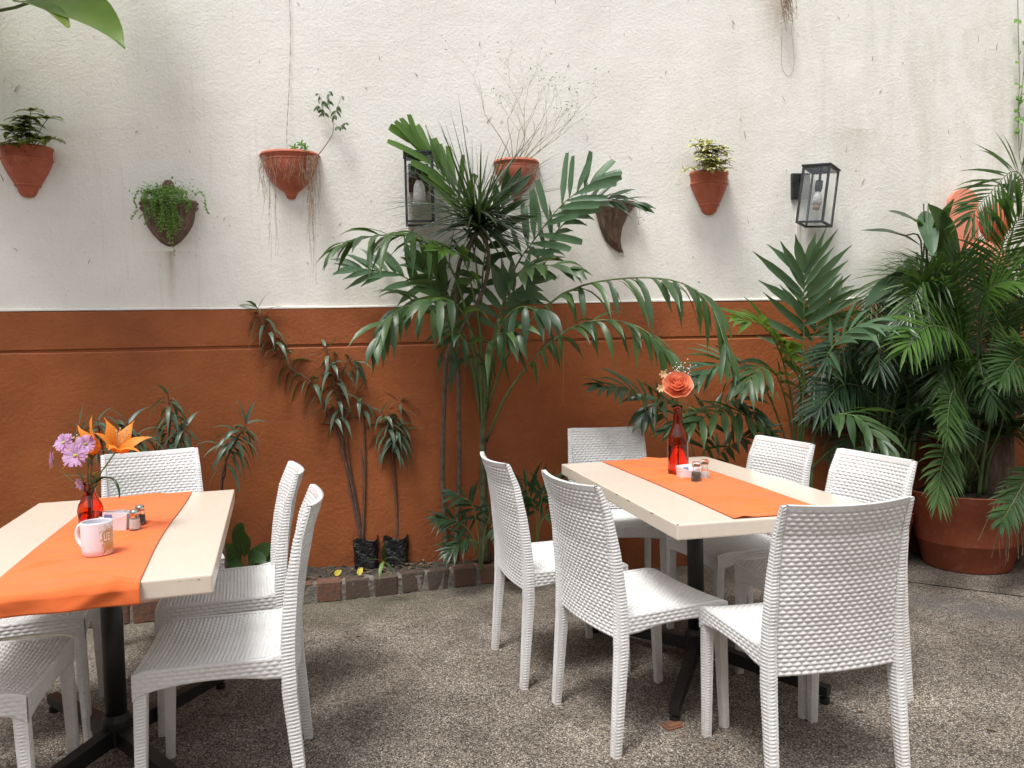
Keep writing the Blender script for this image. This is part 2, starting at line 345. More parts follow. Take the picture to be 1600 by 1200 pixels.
M['terra'] = mat_terracotta('terracotta', (.43,.115,.06), .5); M['terra2'] = mat_terracotta('terracotta_planter', (.37,.098,.048), .5)
M['carved'] = mat_carved('carved_clay'); M['brick'] = mat_brick()
M['mortar'] = simple('old_mortar', (.17,.155,.13), .95, .35, 18, .8, 50, .012)
M['soil'] = simple('soil', (.055,.045,.035), .95, .5, 22, .9, 60, .02)
M['redglass'] = mat_glass('red_glass', (.90,.25,.075)); M['glass'] = mat_glass('clear_glass', (.97,.98,.97), .01, 1.45)
M['water'] = mat_glass('water', (.97,.75,.7), 0, 1.33)
M['white'] = simple('white_ceramic', (.78,.74,.77), .2, .04, 5); M['paper'] = simple('packet_paper', (.80,.78,.80), .6, .06, 60)
M['bluepaper'] = simple('blue_print', (.18,.2,.42), .6, .3, 90); M['steel'] = simple('steel_cap', (.55,.55,.55), .25, .15, 20, metal=1)
M['pepper'] = simple('ground_pepper', (.10,.075,.055), .9, .8, 260); M['salt'] = simple('salt', (.82,.78,.74), .8, .05, 60)
M['bag'] = simple('black_plastic_bag', (.012,.012,.013), .28, .4, 12, .9, 28, .03); M['mug'] = mat_mug()
M['lily'] = mat_petal('lily_petal', (.80,.23,.02), (.88,.35,.05)); M['daisy'] = mat_petal('mauve_petal', (.50,.28,.52), (.70,.50,.72)); M['daisyeye'] = simple('daisy_eye', (.42,.40,.08), .8, .3, 60)
M['rose'] = mat_petal('coral_rose_petal', (.86,.28,.14), (.93,.45,.28), .3); M['cream'] = mat_petal('cream_petal', (.72,.50,.25), (.8,.68,.42)); M['tiny'] = simple('tiny_white_flower', (.78,.75,.72), .7, .1, 30)
M['yellow'] = simple('yellow_leaf', (.55,.46,.05), .6, .3, 30); M['litter'] = simple('dead_leaf', (.16,.115,.07), .9, .5, 40)
M['pvc'] = simple('painted_conduit', (.68,.66,.60), .6, .08, 10); M['socket'] = simple('lamp_socket', (.45,.30,.20), .6, .1, 30); M['bulb'] = simple('frosted_bulb', (.80,.80,.80), .25, .03, 5)
M['coral'] = simple('coral_paint', (.72,.25,.16), .7, .1, 5, .3, 30, .01); M['coraldark'] = simple('orange_red_paint', (.55,.10,.035), .6, .15, 8)
M['wood'] = simple('wood_shim', (.22,.10,.055), .8, .3, 20); M['gold'] = simple('white_print', (.84,.80,.74), .4, .02, 5)

# ================================================================== SETTING
def structure():
    m = MB(); m.add([(-14,-10,0),(16,-10,0),(16,9,0),(-14,9,0)], [(0,1,2,3)])
    g = m.build('pavement', M['floor']); kind(g, 'structure')
    # saw joint in the concrete
    m = MB(); a, b = onz(1405, 908), onz(1640, 938); a.z = b.z = .003; a2 = a + (a-b)*.6; m.bar(a2, b, .006, .003)
    j = m.build('joint', M['soil'], g)
structure()
ZL, ZG = 1.561, 1.352
def courtyard_wall():
    w = empty('courtyard_wall', (0, WD, 0), WA); tag(w, 'tall white stucco wall with a burnt orange painted lower band', 'wall')
    m = MB(); m.box(-7, 9, .012, .25, 0, 4.6); m.build('stucco_wall', M['stucco'], w)
    # lower band with a slightly uneven upper lip
    def band(z0, z1, name, lip=0.):
        m = MB(); n = 260; r = random.Random(3)
        ph = [r.uniform(0, 6) for _ in range(4)]
        def wob(x): return .004*math.sin(x*1.7+ph[0]) + .0025*math.sin(x*5.1+ph[1]) + .0012*math.sin(x*17+ph[2])
        for i in range(n+1):
            x = -7 + 16*i/n; dz = wob(x) if lip else .4*wob(x)
            m.v += [(x, 0, z0), (x, -.001, z1-.006+dz), (x, .004, z1+dz), (x, .014, z1+dz+.002)]; 
        for i in range(n):
            a = i*4; b = a+4
            for k in range(3): m.f.append((a+k, b+k, b+k+1, a+k+1)); m.m.append(0)
        return m.build(name, M['orange'], w)
    band(-.05, ZG-.009, 'lower_panel'); band(ZG+.008, ZL, 'upper_panel', 1.)
    m = MB(); m.box(-7, 9, .0095, .0115, ZG-.03, ZG+.03); m.build('groove', M['orange'], w)
    # pale skim line where the white coat laps over the band
    m = MB(); n = 300; r = random.Random(5)
    for i in range(n+1):
        x = -7 + 16*i/n; dz = .004*math.sin(x*1.7+r.random()*.1) ; h = .006+.002*math.sin(x*9)+r.random()*.002
        m.v += [(x, .012, ZL-.004+dz), (x, -.003, ZL-.001+dz), (x, -.002, ZL+h+dz), (x, .0125, ZL+h+.004+dz)]
    for i in range(n):
        a = i*4; b = a+4
        for k in range(3): m.f.append((a+k, b+k, b+k+1, a+k+1)); m.m.append(0)
    m.build('skim_lip', M['stucco'], w)
    # traces of torn-off climbing roots: thin dry strands stuck to the plaster
    m = MB(); r = random.Random(11)
    for i in range(95):
        x, z = r.uniform(-2.7, 3.2), r.uniform(1.65, 3.3); Lh = r.choice([.008, .012, .02, .03, .045]); a = r.gauss(PI/2, .35); k = r.gauss(0, .4)
        p = [V((x + math.cos(a+k*t)*Lh*t, .009, z + math.sin(a+k*t)*Lh*t)) for t in (0,.33,.66,1)]; rr = r.uniform(.0006, .0014); m.tube(p, [rr, rr*1.6, rr, rr*.5], 4)
    kind(m.build('dried_root_marks', M['root'], w), 'stuff', 'small dark marks of torn off roots on the plaster')
    return w
WALL = courtyard_wall()
# the other sides of the courtyard, outside the frame: they shut off the low sky
m = MB(); m.box(4.15, 4.4, -6.2, 4.85, 0, 4.4); kind(m.build('courtyard_side', M['stucco']), 'structure')
m = MB(); m.box(-6.6, -6.35, -6.2, 3.4, 0, 4.0); kind(m.build('courtyard_side', M['stucco']), 'structure')
m = MB(); m.box(-6.6, 4.4, -6.45, -6.2, 0, 4.6); kind(m.build('courtyard_rear', M['orange']), 'structure')

# brick kerb and planting bed
CA, CB = V((-1.14, 4.02, 0)), V((-.134, 4.322, 0)); CD = (CB-CA).normalized(); CN = V((CD.y, -CD.x, 0))   # CN: out towards the camera
CANG = math.atan2(CD.y, CD.x)
def kerb():
    k = empty('brick_kerb', CA, CANG); tag(k, 'low weathered red brick kerb edging the planting bed', 'kerb')
    r = random.Random(4); protos = []
    for i in range(5):
        m = MB(); m.box(-.064, .064, 0, .085, 0, .106)
        me = bpy.data.meshes.new('brick'); 
        import bmesh
        bm = bmesh.new(); vs = [bm.verts.new(v) for v in m.v]; [bm.faces.new([vs[j] for j in f]) for f in m.f]
        bmesh.ops.bevel(bm, geom=bm.edges[:], offset=.006, segments=1, affect='EDGES')
        for v in bm.verts: v.co += V((r.gauss(0,.002), r.gauss(0,.002), r.gauss(0,.0018)))
        bm.to_mesh(me); bm.free(); me.materials.append(M['brick']); protos.append(me)
    x = -2.2; n = 0
    while x < 1.75:
        o = bpy.data.objects.new('brick', r.choice(protos)); COL.objects.link(o); o.parent = k
        o.location = (x, r.gauss(0,.003), r.uniform(-.006,.003)); o.rotation_euler = (r.gauss(0,.015), r.gauss(0,.012), r.gauss(0,.018)); x += .147 + r.gauss(0,.003); n += 1
    m = MB(); nn = 180
    for i in range(nn+1):
        xx = -2.28 + 4.05*i/nn; j = lambda s: r.gauss(0, s)
        m.v += [(xx, .004+j(.002), -.01), (xx, .005+j(.002), .088+j(.003)), (xx, .02, .1+j(.004)), (xx, .1, .096+j(.004)), (xx, .105, -.01)]
    for i in range(nn):
        a = i*5; b = a+5
        for q in range(4): m.f.append((a+q, b+q, b+q+1, a+q+1)); m.m.append(0)
    m.build('mortar', M['mortar'], k)
kerb()
def bedpt(t, s):                                            # t metres along the kerb from CA, s 0..1 from kerb to wall
    a = CA + CD*t + CN*-.08; off = 0
    # distance to wall along -CN
    nrm = V((math.sin(WA), -math.cos(WA), 0)); d = (a - V((0, WD, 0))).dot(nrm)
    return a - nrm*(max(d, .01)*s)
def bed():
    m = MB(); nt_, ns = 150, 14; r = random.Random(9)
    for i in range(nt_):
        for j in range(ns):
            p = bedpt(-2.3 + 4.0*i/(nt_-1), j/(ns-1)); m.v.append((p.x, p.y, .092 + r.gauss(0,.006) + .012*math.sin(p.x*7)*math.sin(p.y*13) + .02*(j/(ns-1))))
    m.f = grid_faces(nt_, ns); m.f = [(a, d, c, b) if False else (a, b, c, d) for a, b, c, d in [(j*1 and 0,0,0,0) for j in []]] or []
    for i in range(nt_-1):
        for j in range(ns-1): a = i*ns+j; m.f.append((a, a+ns, a+ns+1, a+1)); m.m.append(0)
    o = m.build('soil_bed', M['soil'], smooth=True); kind(o, 'structure')
    m = MB()
    for i in range(420):
        p = bedpt(r.uniform(-2.2, 1.5), r.random()); p.z = .105 + .02*r.random()
        a = r.uniform(0, 2*PI); 
        if r.random() < .55:
            d = V((math.cos(a), math.sin(a), r.gauss(0,.15))); q = [p, p + d*r.uniform(.02,.05), p + d*r.uniform(.05,.1) + V((r.gauss(0,.01), r.gauss(0,.01), 0))]; m.tube(q, r.uniform(.0008,.002), 4)
        else:
            Lh = r.uniform(.02,.06); w = Lh*r.uniform(.15,.3); d = V((math.cos(a), math.sin(a), r.gauss(0,.3))).normalized(); sd = d.cross(V((0,0,1))).normalized()
            m.add([p, p+d*Lh*.5+sd*w+V((0,0,.006)), p+d*Lh*.5, p+d*Lh*.5-sd*w+V((0,0,.006)), p+d*Lh], [(0,1,2),(0,2,3),(1,4,2),(2,4,3)])
    kind(m.build('leaf_litter', M['litter']), 'stuff', 'dry leaves and twigs strewn over the soil bed')
bed()

# ================================================================== CHAIRS
def weave(x, z, cw, rh, amp):
    row = np.floor(z/rh); fu = np.mod(x/cw + .5*np.mod(row, 2), 1); fv = np.mod(z/rh, 1)
    q = np.abs(np.sin(PI*fu)); v = np.abs(np.sin(PI*fv)); return amp*(np.power(q, .45)*np.power(v, .5))*(.8+.2*v)
def np_mesh(name, V3, faces, mat, parent, smooth=True):
    me = bpy.data.meshes.new(name); me.from_pydata([tuple(v) for v in V3], [], faces); me.materials.append(mat)
    if smooth: me.polygons.foreach_set('use_smooth', [True]*len(me.polygons))
    me.update(); o = bpy.data.objects.new(name, me); COL.objects.link(o); o.parent = parent; return o
def backY(z):                                                # side profile of the back
    return np.interp(z, [.0,.34,.42,.52,.66,.78,.87], [-.232,-.203,-.203,-.208,-.222,-.243,-.275])
def backX(z): return np.interp(z, [0,.34,.45,.87], [.212,.207,.206,.198])
def ribbed(name, zs, cx, cy, hw, hd, pitch, amp, parent, slant=0.):
    """square-section leg wound with a moulded rib"""
    n = len(zs); ring = [(-1,-1),(0,-1.06),(1,-1),(1.06,0),(1,1),(0,1.06),(-1,1),(-1.06,0)]; Vv = []
    for i, z in enumerate(zs):
        for k, (a, b) in enumerate(ring):
            ph = math.sin(2*PI*(z + slant*(a+b)*hw[i])/pitch); q = 1 if i in (0, n-1) else 1
            rr = amp*ph*(0.35 if abs(a) == 1 and abs(b) == 1 else 1.)
            c = .93 if abs(a) == 1 and abs(b) == 1 else 1.
            Vv.append((cx[i] + a*(hw[i]*c + rr), cy[i] + b*(hd[i]*c + rr), z))
    fs = [(i*8+j, i*8+(j+1)%8, (i+1)*8+(j+1)%8, (i+1)*8+j) for i in range(n-1) for j in range(8)] + [tuple(range(7,-1,-1)), tuple(range((n-1)*8, n*8))]
    return np_mesh(name, Vv, fs, M['resin'], parent, False)
def make_chair():
    t = empty('resin_chair'); R_ = M['resin']
    # --- back panel: woven on both faces
    zb, zt = .372, .868; nv, nu = 217, 123; zs = np.linspace(zb, zt, nv); Vv = []; us = np.linspace(-1, 1, nu)
    for face in (1, -1):
        for z in zs:
            hw = backX(z) - .008; x = us*hw
            bow = .030*(1-us**2)*(.55+.45*smoothstep(.4,.8,z)); topf = 1 - smoothstep(.845, .856, z)
            edge = np.clip((1-np.abs(us))/.05, 0, 1)
            d = weave(us*.2, np.full(nu, z), .0255, .0128, .0050)*topf*edge + .0035*(1-topf)
            y = backY(z) - bow + face*(.0045 + d); Vv += list(zip(x, y, np.full(nu, z + .006*(1-0)*us**2*smoothstep(.7,.87,z))))
    fs = grid_faces(nu, nv, 0, True) + grid_faces(nu, nv, nu*nv, False); o2 = nu*nv
    for i in range(nu-1):
        fs.append((i, i+1, o2+i+1, o2+i)); a = (nv-1)*nu; fs.append((a+i+1, a+i, o2+a+i, o2+a+i+1))
    np_mesh('backrest', Vv, fs, R_, t)
    for s in (-1, 1):
        zs = np.arange(.3614, .873, .0026); ribbed('stile', list(zs), [s*float(backX(z)) for z in zs], [float(backY(z)) + .003*smoothstep(.36,.5,z) for z in zs],
               list(np.interp(zs, [.36,.87], [.0175,.0085])), list(np.interp(zs, [.36,.6,.80,.865,.873], [.0215,.0195,.0125,.008,.006])), .0105, .0011, t, .8)
    for s in (-1, 1):
        zs = np.arange(0, .3625, .0026); ribbed('rear_leg', list(zs), [s*float(backX(z)) for z in zs], [float(backY(z)) for z in zs], list(np.interp(zs, [0,.36], [.0145,.0175])), list(np.interp(zs, [0,.36], [.0145,.0215])), .0105, .0011, t, .8)
        zs = np.arange(0, .4365, .0026); ribbed('front_leg', list(zs), [s*v for v in np.interp(zs, [0,.43], [.199,.198])], list(np.interp(zs, [0,.43], [.206,.192])), list(np.interp(zs, [0,.43], [.0135,.018])), list(np.interp(zs, [0,.43], [.0135,.019])), .0095, .0009, t, .2)
    # --- seat
    nx, ny = 141, 199; xs = np.linspace(-1, 1, nx); ys = np.linspace(-.196, .214, ny); Vv = []
    def seatz(u, y): return .452 - .016*(1-u**2)*(1 - .45*np.interp(y, [.1,.214], [0,1])) - .012*np.interp(y, [.16,.214], [0,1])**2 + .010*np.interp(y, [-.196,-.14], [1,0])*(np.abs(u)**3)
    for y in ys:
        hw = .2165 if True else 0; e = np.clip((1-np.abs(xs))/.06, 0, 1)*min(1, (y+.196)/.012)*min(1, (.214-y)/.01)
        d = weave(xs*hw+.5, np.full(nx, y), .0215, .0125, .0085); Vv += list(zip(xs*hw, np.full(nx, y), seatz(xs, y) - .0085 + d*e + .0085*(1-e)))
    for y in (ys[0], ys[-1]):
        for x in (-.2165, .2165): Vv.append((x, y, .425))
    fs = grid_faces(nx, ny); b = nx*ny; fs.append((b, b+2, b+3, b+1))
    np_mesh('seat', Vv, fs, R_, t)
    # --- aprons: woven skirts with an arched lower edge
    def apron(name, fn, L0, L1, hfn, nrm):
        na, nb = 130, 22; Vv = []; 
        for face in (1, -1):
            for j in range(nb):
                for i in range(na):
                    s = L0 + (L1-L0)*i/(na-1); q = j/(nb-1); zt_ = fn(s)[2]; z = zt_ - hfn((s-L0)/(L1-L0))*q
                    e = min(1, q/.12)*min(1,(1-q)/.1); d = float(weave(np.array(s), np.array(z), .0275, .0122, .0034))*e if face > 0 else 0
                    p = V(fn(s)); p.z = z; p += nrm*(d if face > 0 else -.011); Vv.append(tuple(p))
        fs = grid_faces(na, nb, 0, False) + grid_faces(na, nb, na*nb, True); o = na*nb
        a = (nb-1)*na
        for i in range(na-1): fs.append((a+i, a+i+1, o+a+i+1, o+a+i)); fs.append((i, o+i, o+i+1, i+1))
        np_mesh(name, Vv, fs, R_, t)
    arch = lambda q: .047 + .026*abs(2*q-1)**2.2
    for s in (-1, 1):
        apron('side_apron', lambda y, s=s: (s*.2165, y, float(seatz(np.array(1.), y)) - .0005), -.19, .212, arch, V((s,0,0)))
    apron('front_apron', lambda x: (x, .212, float(seatz(np.array(x/.2165), .214)) - .0008), -.214, .214, arch, V((0,1,0)))
    return t
ch0 = make_chair()
CHAIRS = [
 (.182, 3.237, -1.285, 'white woven resin chair left of the bottle table, nearer the wall, seen from its back', 'chairs around the table with the bottle'),
 (.435, 2.737, -1.1635, 'white woven resin chair on left of bottle table, the nearer one, standing mid-picture', 'chairs around the table with the bottle'),
 (.865, 2.414, .2158, 'large white woven resin chair in right foreground, its back to the viewer', 'chairs around the table with the bottle'),
 (.965, 3.4506, 1.8735, 'white woven resin chair on far right side of the bottle table, nearer the wall', 'chairs around the table with the bottle'),
 (1.135, 2.9355, 1.8583, 'white woven resin chair on right side of bottle table, half hidden by the foreground chair', 'chairs around the table with the bottle'),
 (.5146, 3.9658, 3.1895, 'white woven resin chair at the wall end of the table with the bottle', 'chairs around the table with the bottle'),
 (-1.545, 3.394, 3.692, 'white woven resin chair at the wall end of the table with the mug, behind lilies', 'chairs around the table with the mug'),
 (-1.108, 2.914, 1.902, 'white woven resin chair right of the mug table, the farther of the two seen side-on', 'chairs around the table with the mug'),
 (-.901, 2.363, 1.795, 'white woven resin chair in left foreground right of the mug table, seen side-on', 'chairs around the table with the mug'),
 (-1.54, 2.151, -1.31, 'white woven resin chair in the bottom left corner, only its front seat and legs showing', 'chairs around the table with the mug'),
 (-1.734, 2.726, -1.202, 'white woven resin chair tucked under mug table at far left, behind the corner chair', 'chairs around the table with the mug')]
for i, (x, y, a, lb, g) in enumerate(CHAIRS):
    o = ch0 if i == 0 else copy_tree(ch0)
    o.location = (x, y, 0); o.rotation_euler = (0, 0, a); tag(o, lb, 'chair', g)

# ================================================================== TABLES
TABLES = {'mug': (-1.3219, 2.5183, .2978, .7234, 1.3181), 'bottle': (.7343, 3.1691, .2052, .7492, 1.3585)}
def bevelled(x0,x1,y0,y1,z0,z1,b):
    import bmesh
    m = MB(); m.box(x0,x1,y0,y1,z0,z1); bm = bmesh.new(); vs = [bm.verts.new(v) for v in m.v]; [bm.faces.new([vs[j] for j in f]) for f in m.f]
    bmesh.ops.bevel(bm, geom=bm.edges[:], offset=b, segments=2, affect='EDGES', profile=.6); out = MB()
    bm.verts.index_update(); out.add([v.co for v in bm.verts], [[v.index for v in f.verts] for f in bm.faces]); bm.free(); return out
for k, (x, y, a, W, Lg) in TABLES.items():
    t = empty('dining_table', (x, y, 0), a)
    tag(t, 'cream topped pedestal table holding the mug and lilies' if k == 'mug' else 'cream topped pedestal table holding the tall red bottle and rose', 'table', 'cream pedestal tables')
    bevelled(-W/2, W/2, -Lg/2, Lg/2, .70, .75, .005).build('table_top', M['laminate'], t)
    # chips and scuffs knocked out of the front edge
    r = random.Random(2 if k == 'mug' else 3)
    for i in range(3 if k == 'mug' else 7):
        m = MB()
        if k == 'mug': px, py = r.uniform(.2, W/2-.03), -Lg/2-.0006; m.box(px, px+r.uniform(.002,.006), py, py+.002, .7395+r.uniform(-.001,.002), .7408+r.uniform(0,.001))
        elif i: px, py = -W/2-.0006, r.uniform(-.5, .5); m.box(px, px+.002, py, py+r.uniform(.006,.03), .7435, .7465)
        else: m.box(-W/2+.002, -W/2+.007, -Lg/2+.001, -Lg/2+.006, .7455, .7508)
        m.build('edge_chip', M['litter'], t)
    m = MB(); m.box(-.16, .16, -.16, .16, .692, .6995); m.build('mounting_plate', M['black'], t)
    m = MB(); m.lathe([(0,.08),(.033,.08),(.033,.692),(0,.692)], 20); m.build('pole', M['black'], t, True)
    m = MB(); m.lathe([(0,.05),(.046,.05),(.046,.13),(.040,.14),(.036,.15),(0,.15)], 20); m.build('collar', M['black'], t)
    for th in (33, 147, 213, 327):
        th_ = math.radians(th + 90) ; d = V((math.cos(th_), math.sin(th_), 0)) 
        th_ = math.radians(90 + (33 if th == 33 else -33 if th == 147 else 180+33 if th == 213 else 180-33)); d = V((math.cos(th_), math.sin(th_), 0))
        m = MB(); m.bar(d*.03 + V((0,0,.082)), d*.55 + V((0,0,.048)), .042, .055, w2=.036, h2=.034); f = m.build('foot', M['black'], t)
        m = MB(); m.lathe([(0,.001),(.018,.001),(.018,.02),(.008,.024),(.008,.036),(0,.036)], 12, c=d*.535); m.build('glide', M['black'], f)
p = onz(1050, 1136); m = MB(); m.box(-.03,.03,-.02,.025,0,.006); m.box(-.022,.034,-.015,.02,.0065,.011)
m.build('folded_shim', M['wood'], None, False, (p.x, p.y, .001), .5); tag(bpy.data.objects['folded_shim'], 'small brown shim under a foot of the bottle table', 'shim')

def tabp(k, u, v, z=.753):
    return onz(u, v, z)
def runner(k, y0, y1, w, drop, xc, seed, label):
    x, y, a, W, Lg = TABLES[k]; e = empty('tmp'); bpy.data.objects.remove(e)
    r = random.Random(seed); nx, ny = 84, 280; m = MB(); wr = []
    for i in range(30): wr.append((r.uniform(-.16,.16), y0 + (y1-y0)*r.random()**1.5, r.uniform(-.9,.9), r.uniform(.009,.017), r.uniform(.05,.14), r.uniform(.005,.012)))
    tot = (y1-y0) + drop
    for j in range(ny):
        s = tot*j/(ny-1)                                        # arc length from the wall end
        for i in range(nx):
            q = i/(nx-1)-.5; xx = xc + q*w*(1+.012*math.sin(s*5+seed)) + .006*math.sin(s*4.2+seed); yy = y1 - s; h = 0
            for cx, cy, an, wd, ln, am in wr:
                dx, dy = xx-cx, yy-cy; c, sn = math.cos(an), math.sin(an); uu, vv = c*dx+sn*dy, -sn*dx+c*dy; h += am*math.exp(-(vv/wd)**2-(uu/ln)**2)
            h += .0015*math.sin(yy*23+xx*9)*math.sin(xx*17+1) ; h = max(h, 0)*(1-(2*abs(q))**5) + .0006
            hem = .0012 if abs(q) > .485 or s > tot-.012 else 0
            if yy < y0 + .0 and drop > 0:                       # past the table edge: hangs down
                d = (y0 - yy); rr = .012
                if d < rr*PI/2: t_ = d/rr; yp = y0 - rr*math.sin(t_); z = .7512 - rr*(1-math.cos(t_)) + h*.6
                else: yp = y0 - rr - .004*math.sin(xx*38+seed)*min(1,(d-rr*1.57)/.03) - h*.8 - .003; z = .7512 - rr - (d-rr*PI/2)
                m.v.append((xx, yp, z))
            else: m.v.append((xx, yy, .7515 + h + hem))
    m.f = grid_faces(nx, ny, 0, True); m.m = [0]*len(m.f)
    o = m.build('table_runner', M['runner'], None, True, (x, y, 0), a)
    so_ = o.modifiers.new('thick', 'SOLIDIFY'); so_.thickness = .0014; so_.offset = 1
    tag(o, label, 'table runner', 'orange table runners'); return o
runner('mug', -.659, .657, .345, .06, .016, 1, 'orange cloth runner on the mug table, its hem hanging over the near edge')
runner('bottle', -.66, .674, .35, 0, .008, 5, 'orange cloth runner lying flat along the table with the tall bottle')

# ================================================================== LEAF TOOLS
PROF = {'lance': lambda s: (min(1, s/.16))**.7 * (1 - smoothstep(.35, 1.0, s)*.97),
        'palm': lambda s: (.25+.75*min(1, s/.22)) * (1 - .94*smoothstep(.55, 1.0, s)),
        'trunc': lambda s: (.2+.8*min(1, s/.35)) * (1 - .25*smoothstep(.85, 1.0, s)),
        'spike': lambda s: (.8+.2*min(1, s/.15)) * (1 - .96*s**1.6),
        'ovate': lambda s: math.sin(PI*min(1, s**.8*.985))**.75*.98+.02,
        'heart': lambda s: min(1, .45+s*2.4)*(1-smoothstep(.25,1.02,s))**.85 + .01}
def blade(m, p, d, up, Ln, W, droop=.5, prof='palm', n=6, fold=.25, twist=0., curl=None, wavy=0.):
    """one leaf: a folded, drooping strip appended to mesh builder m"""
    p = V(p); d = V(d).normalized(); up = V(up); fn = PROF[prof]; vs = []
    pts = [p.copy()]; dirs = [d.copy()]
    for i in range(n):
        d = (d + (curl if curl is not None else V((0,0,-1)))*(droop/n)*((.4+1.2*i/n) if droop < 1.6 else (1.5-.9*i/n))).normalized(); p = p + d*(Ln/n); pts.append(p.copy()); dirs.append(d.copy())
    for i in range(n+1):
        s = i/n; d = dirs[i]; sd = d.cross(up)
        if sd.length < 1e-3: sd = d.cross(V((.3,.5,.8)))
        sd.normalize(); u = sd.cross(d).normalized()
        if twist: a = twist*s; sd, u = sd*math.cos(a)+u*math.sin(a), u*math.cos(a)-sd*math.sin(a)
        w = W/2*fn(s); wv = wavy*W*math.sin(s*11+W*90)
        vs += [pts[i] - sd*w + u*(fold*w+wv), pts[i], pts[i] + sd*w + u*(fold*w-wv)]
    fs = []
    for i in range(n):
        a = i*3; fs += [(a, a+1, a+4, a+3), (a+1, a+2, a+5, a+4)]
    m.add(vs, fs)
def leaf_obj(name, mat, parent, *a, **k):
    m = MB(); blade(m, *a, **k); return m.build(name, mat, parent, True)
def frond(parent, P, nl, Ln, W, mat, prof='palm', droop=.6, nrm=(0,-.5,.86), a0=68, a1=22, start=.3, rad=.006, joined=False, seed=0, lift=.25, rmat=None, n=6, tip=True, jit=.12, fold=.3, name='frond', lprof=None):
    """palm frond: rachis through P with leaflets to both sides; leaflets are sub-parts unless joined"""
    r = random.Random(seed*131+7); pts = spline(P, 26); nrm = V(nrm).normalized()
    R = MB(); R.tube(pts, [rad*(1-.8*i/25) for i in range(26)], 5)
    J = MB(); outl = []
    def at_t(t):
        x = t*25; i = min(24, int(x)); return pts[i].lerp(pts[i+1], x-i), (pts[i+1]-pts[i]).normalized()
    for i in range(nl):
        for sg in (-1, 1):
            q = (i + (.5 if sg > 0 else 0))/nl; t = start + (1-start)*min(.985, q); p, T = at_t(t)
            sd = T.cross(nrm).normalized(); u = sd.cross(T)
            an = math.radians(a0 + (a1-a0)*q + r.gauss(0, 5 if joined else 9)); d = T*math.cos(an) + sd*(sg*math.sin(an)) + u*(lift + r.gauss(0, jit))
            ll = Ln*((.55+.45*math.sin(PI*(.18+.72*q))) if lprof is None else lprof(q))*(r.uniform(.9,1.06) if joined else r.uniform(.72,1.12))
            if not joined and r.random() < .07: continue
            outl.append((p, d, u, ll, W*r.uniform(.85,1.1)*(.75+.25*math.sin(PI*q)), droop*(r.uniform(.7,1.35) if joined else r.uniform(.5,1.7))))
    if tip:
        p, T = at_t(.99); sd = T.cross(nrm).normalized(); u = sd.cross(T)
        for sg in (-.25, .25): outl.append((p, T + sd*sg, u, Ln*.62, W*1.1, droop*.7))
    if joined:
        R.cur = 0; J = R; nR = len(R.f)
        J.cur = 1
        for p, d, u, ll, w, dr in outl: blade(J, p, d, u, ll, w, dr, prof, n, fold)
        J.m = [0]*nR + [1]*(len(J.f)-nR)
        return J.build(name, [rmat or M['stem'], mat], parent, True)
    f = empty(name); f.parent = parent
    bpy.data.objects.remove(f); f = R.build(name, rmat or M['stem'], parent, True)
    for p, d, u, ll, w, dr in outl: leaf_obj('leaflet', mat, f, p, d, u, ll, w, dr, prof, n, fold*r.uniform(.5,1.6), r.gauss(0,.45))
    return f
def pxs(Y, *uv):                                              # picture points at depth(s) Y
    k = len(uv); return [at(u, v, Y if not hasattr(Y, '__len__') else Y[0]+(Y[1]-Y[0])*i/(k-1)) for i, (u, v) in enumerate(uv)]

# ================================================================== THINGS ON THE TABLES
def shell(m, prof, th, n=28):                                 # glass vessel with wall thickness th
    inner = [(max(r-th, 0), z + (th*1.6 if i == 0 else 0)) for i, (r, z) in enumerate(prof)]
    m.lathe([(0, prof[0][1])] + prof + inner[::-1] + [(0, inner[0][1])], n)
def vase(name, p, prof, fill, label):
    t = empty(name, p); tag(t, label, 'vase'); m = MB(); shell(m, prof, .0028); m.build('glass_body', M['redglass'], t, True)
    pr = [(r-.0032, z) for r, z in prof if z < fill]; pr[0] = (pr[0][0], prof[0][1]+.006)
    rl = np.interp(fill, [z for r, z in prof], [r for r, z in prof]) - .0032
    m = MB(); m.lathe([(0, pr[0][1])] + pr + [(float(rl), fill), (0, fill)], 28); m.build('water', M['water'], t, True); return t
TZ = .7535
v1 = onz(143, 830, TZ); v2 = onz(1060, 742, TZ)
vase('carafe_vase', v1, [(.034,0),(.0375,.004),(.0385,.03),(.0385,.07),(.034,.09),(.024,.108),(.018,.122),(.0175,.135),(.021,.15),(.0225,.158)], .06, 'short red glass carafe vase holding lilies beside the mug')
vase('bottle_vase', v2, [(.041,0),(.0435,.004),(.0445,.03),(.0445,.15),(.041,.172),(.031,.195),(.022,.215),(.019,.235),(.0185,.28),(.0205,.286),(.0205,.30)], .125, 'tall red glass bottle vase holding the coral rose')

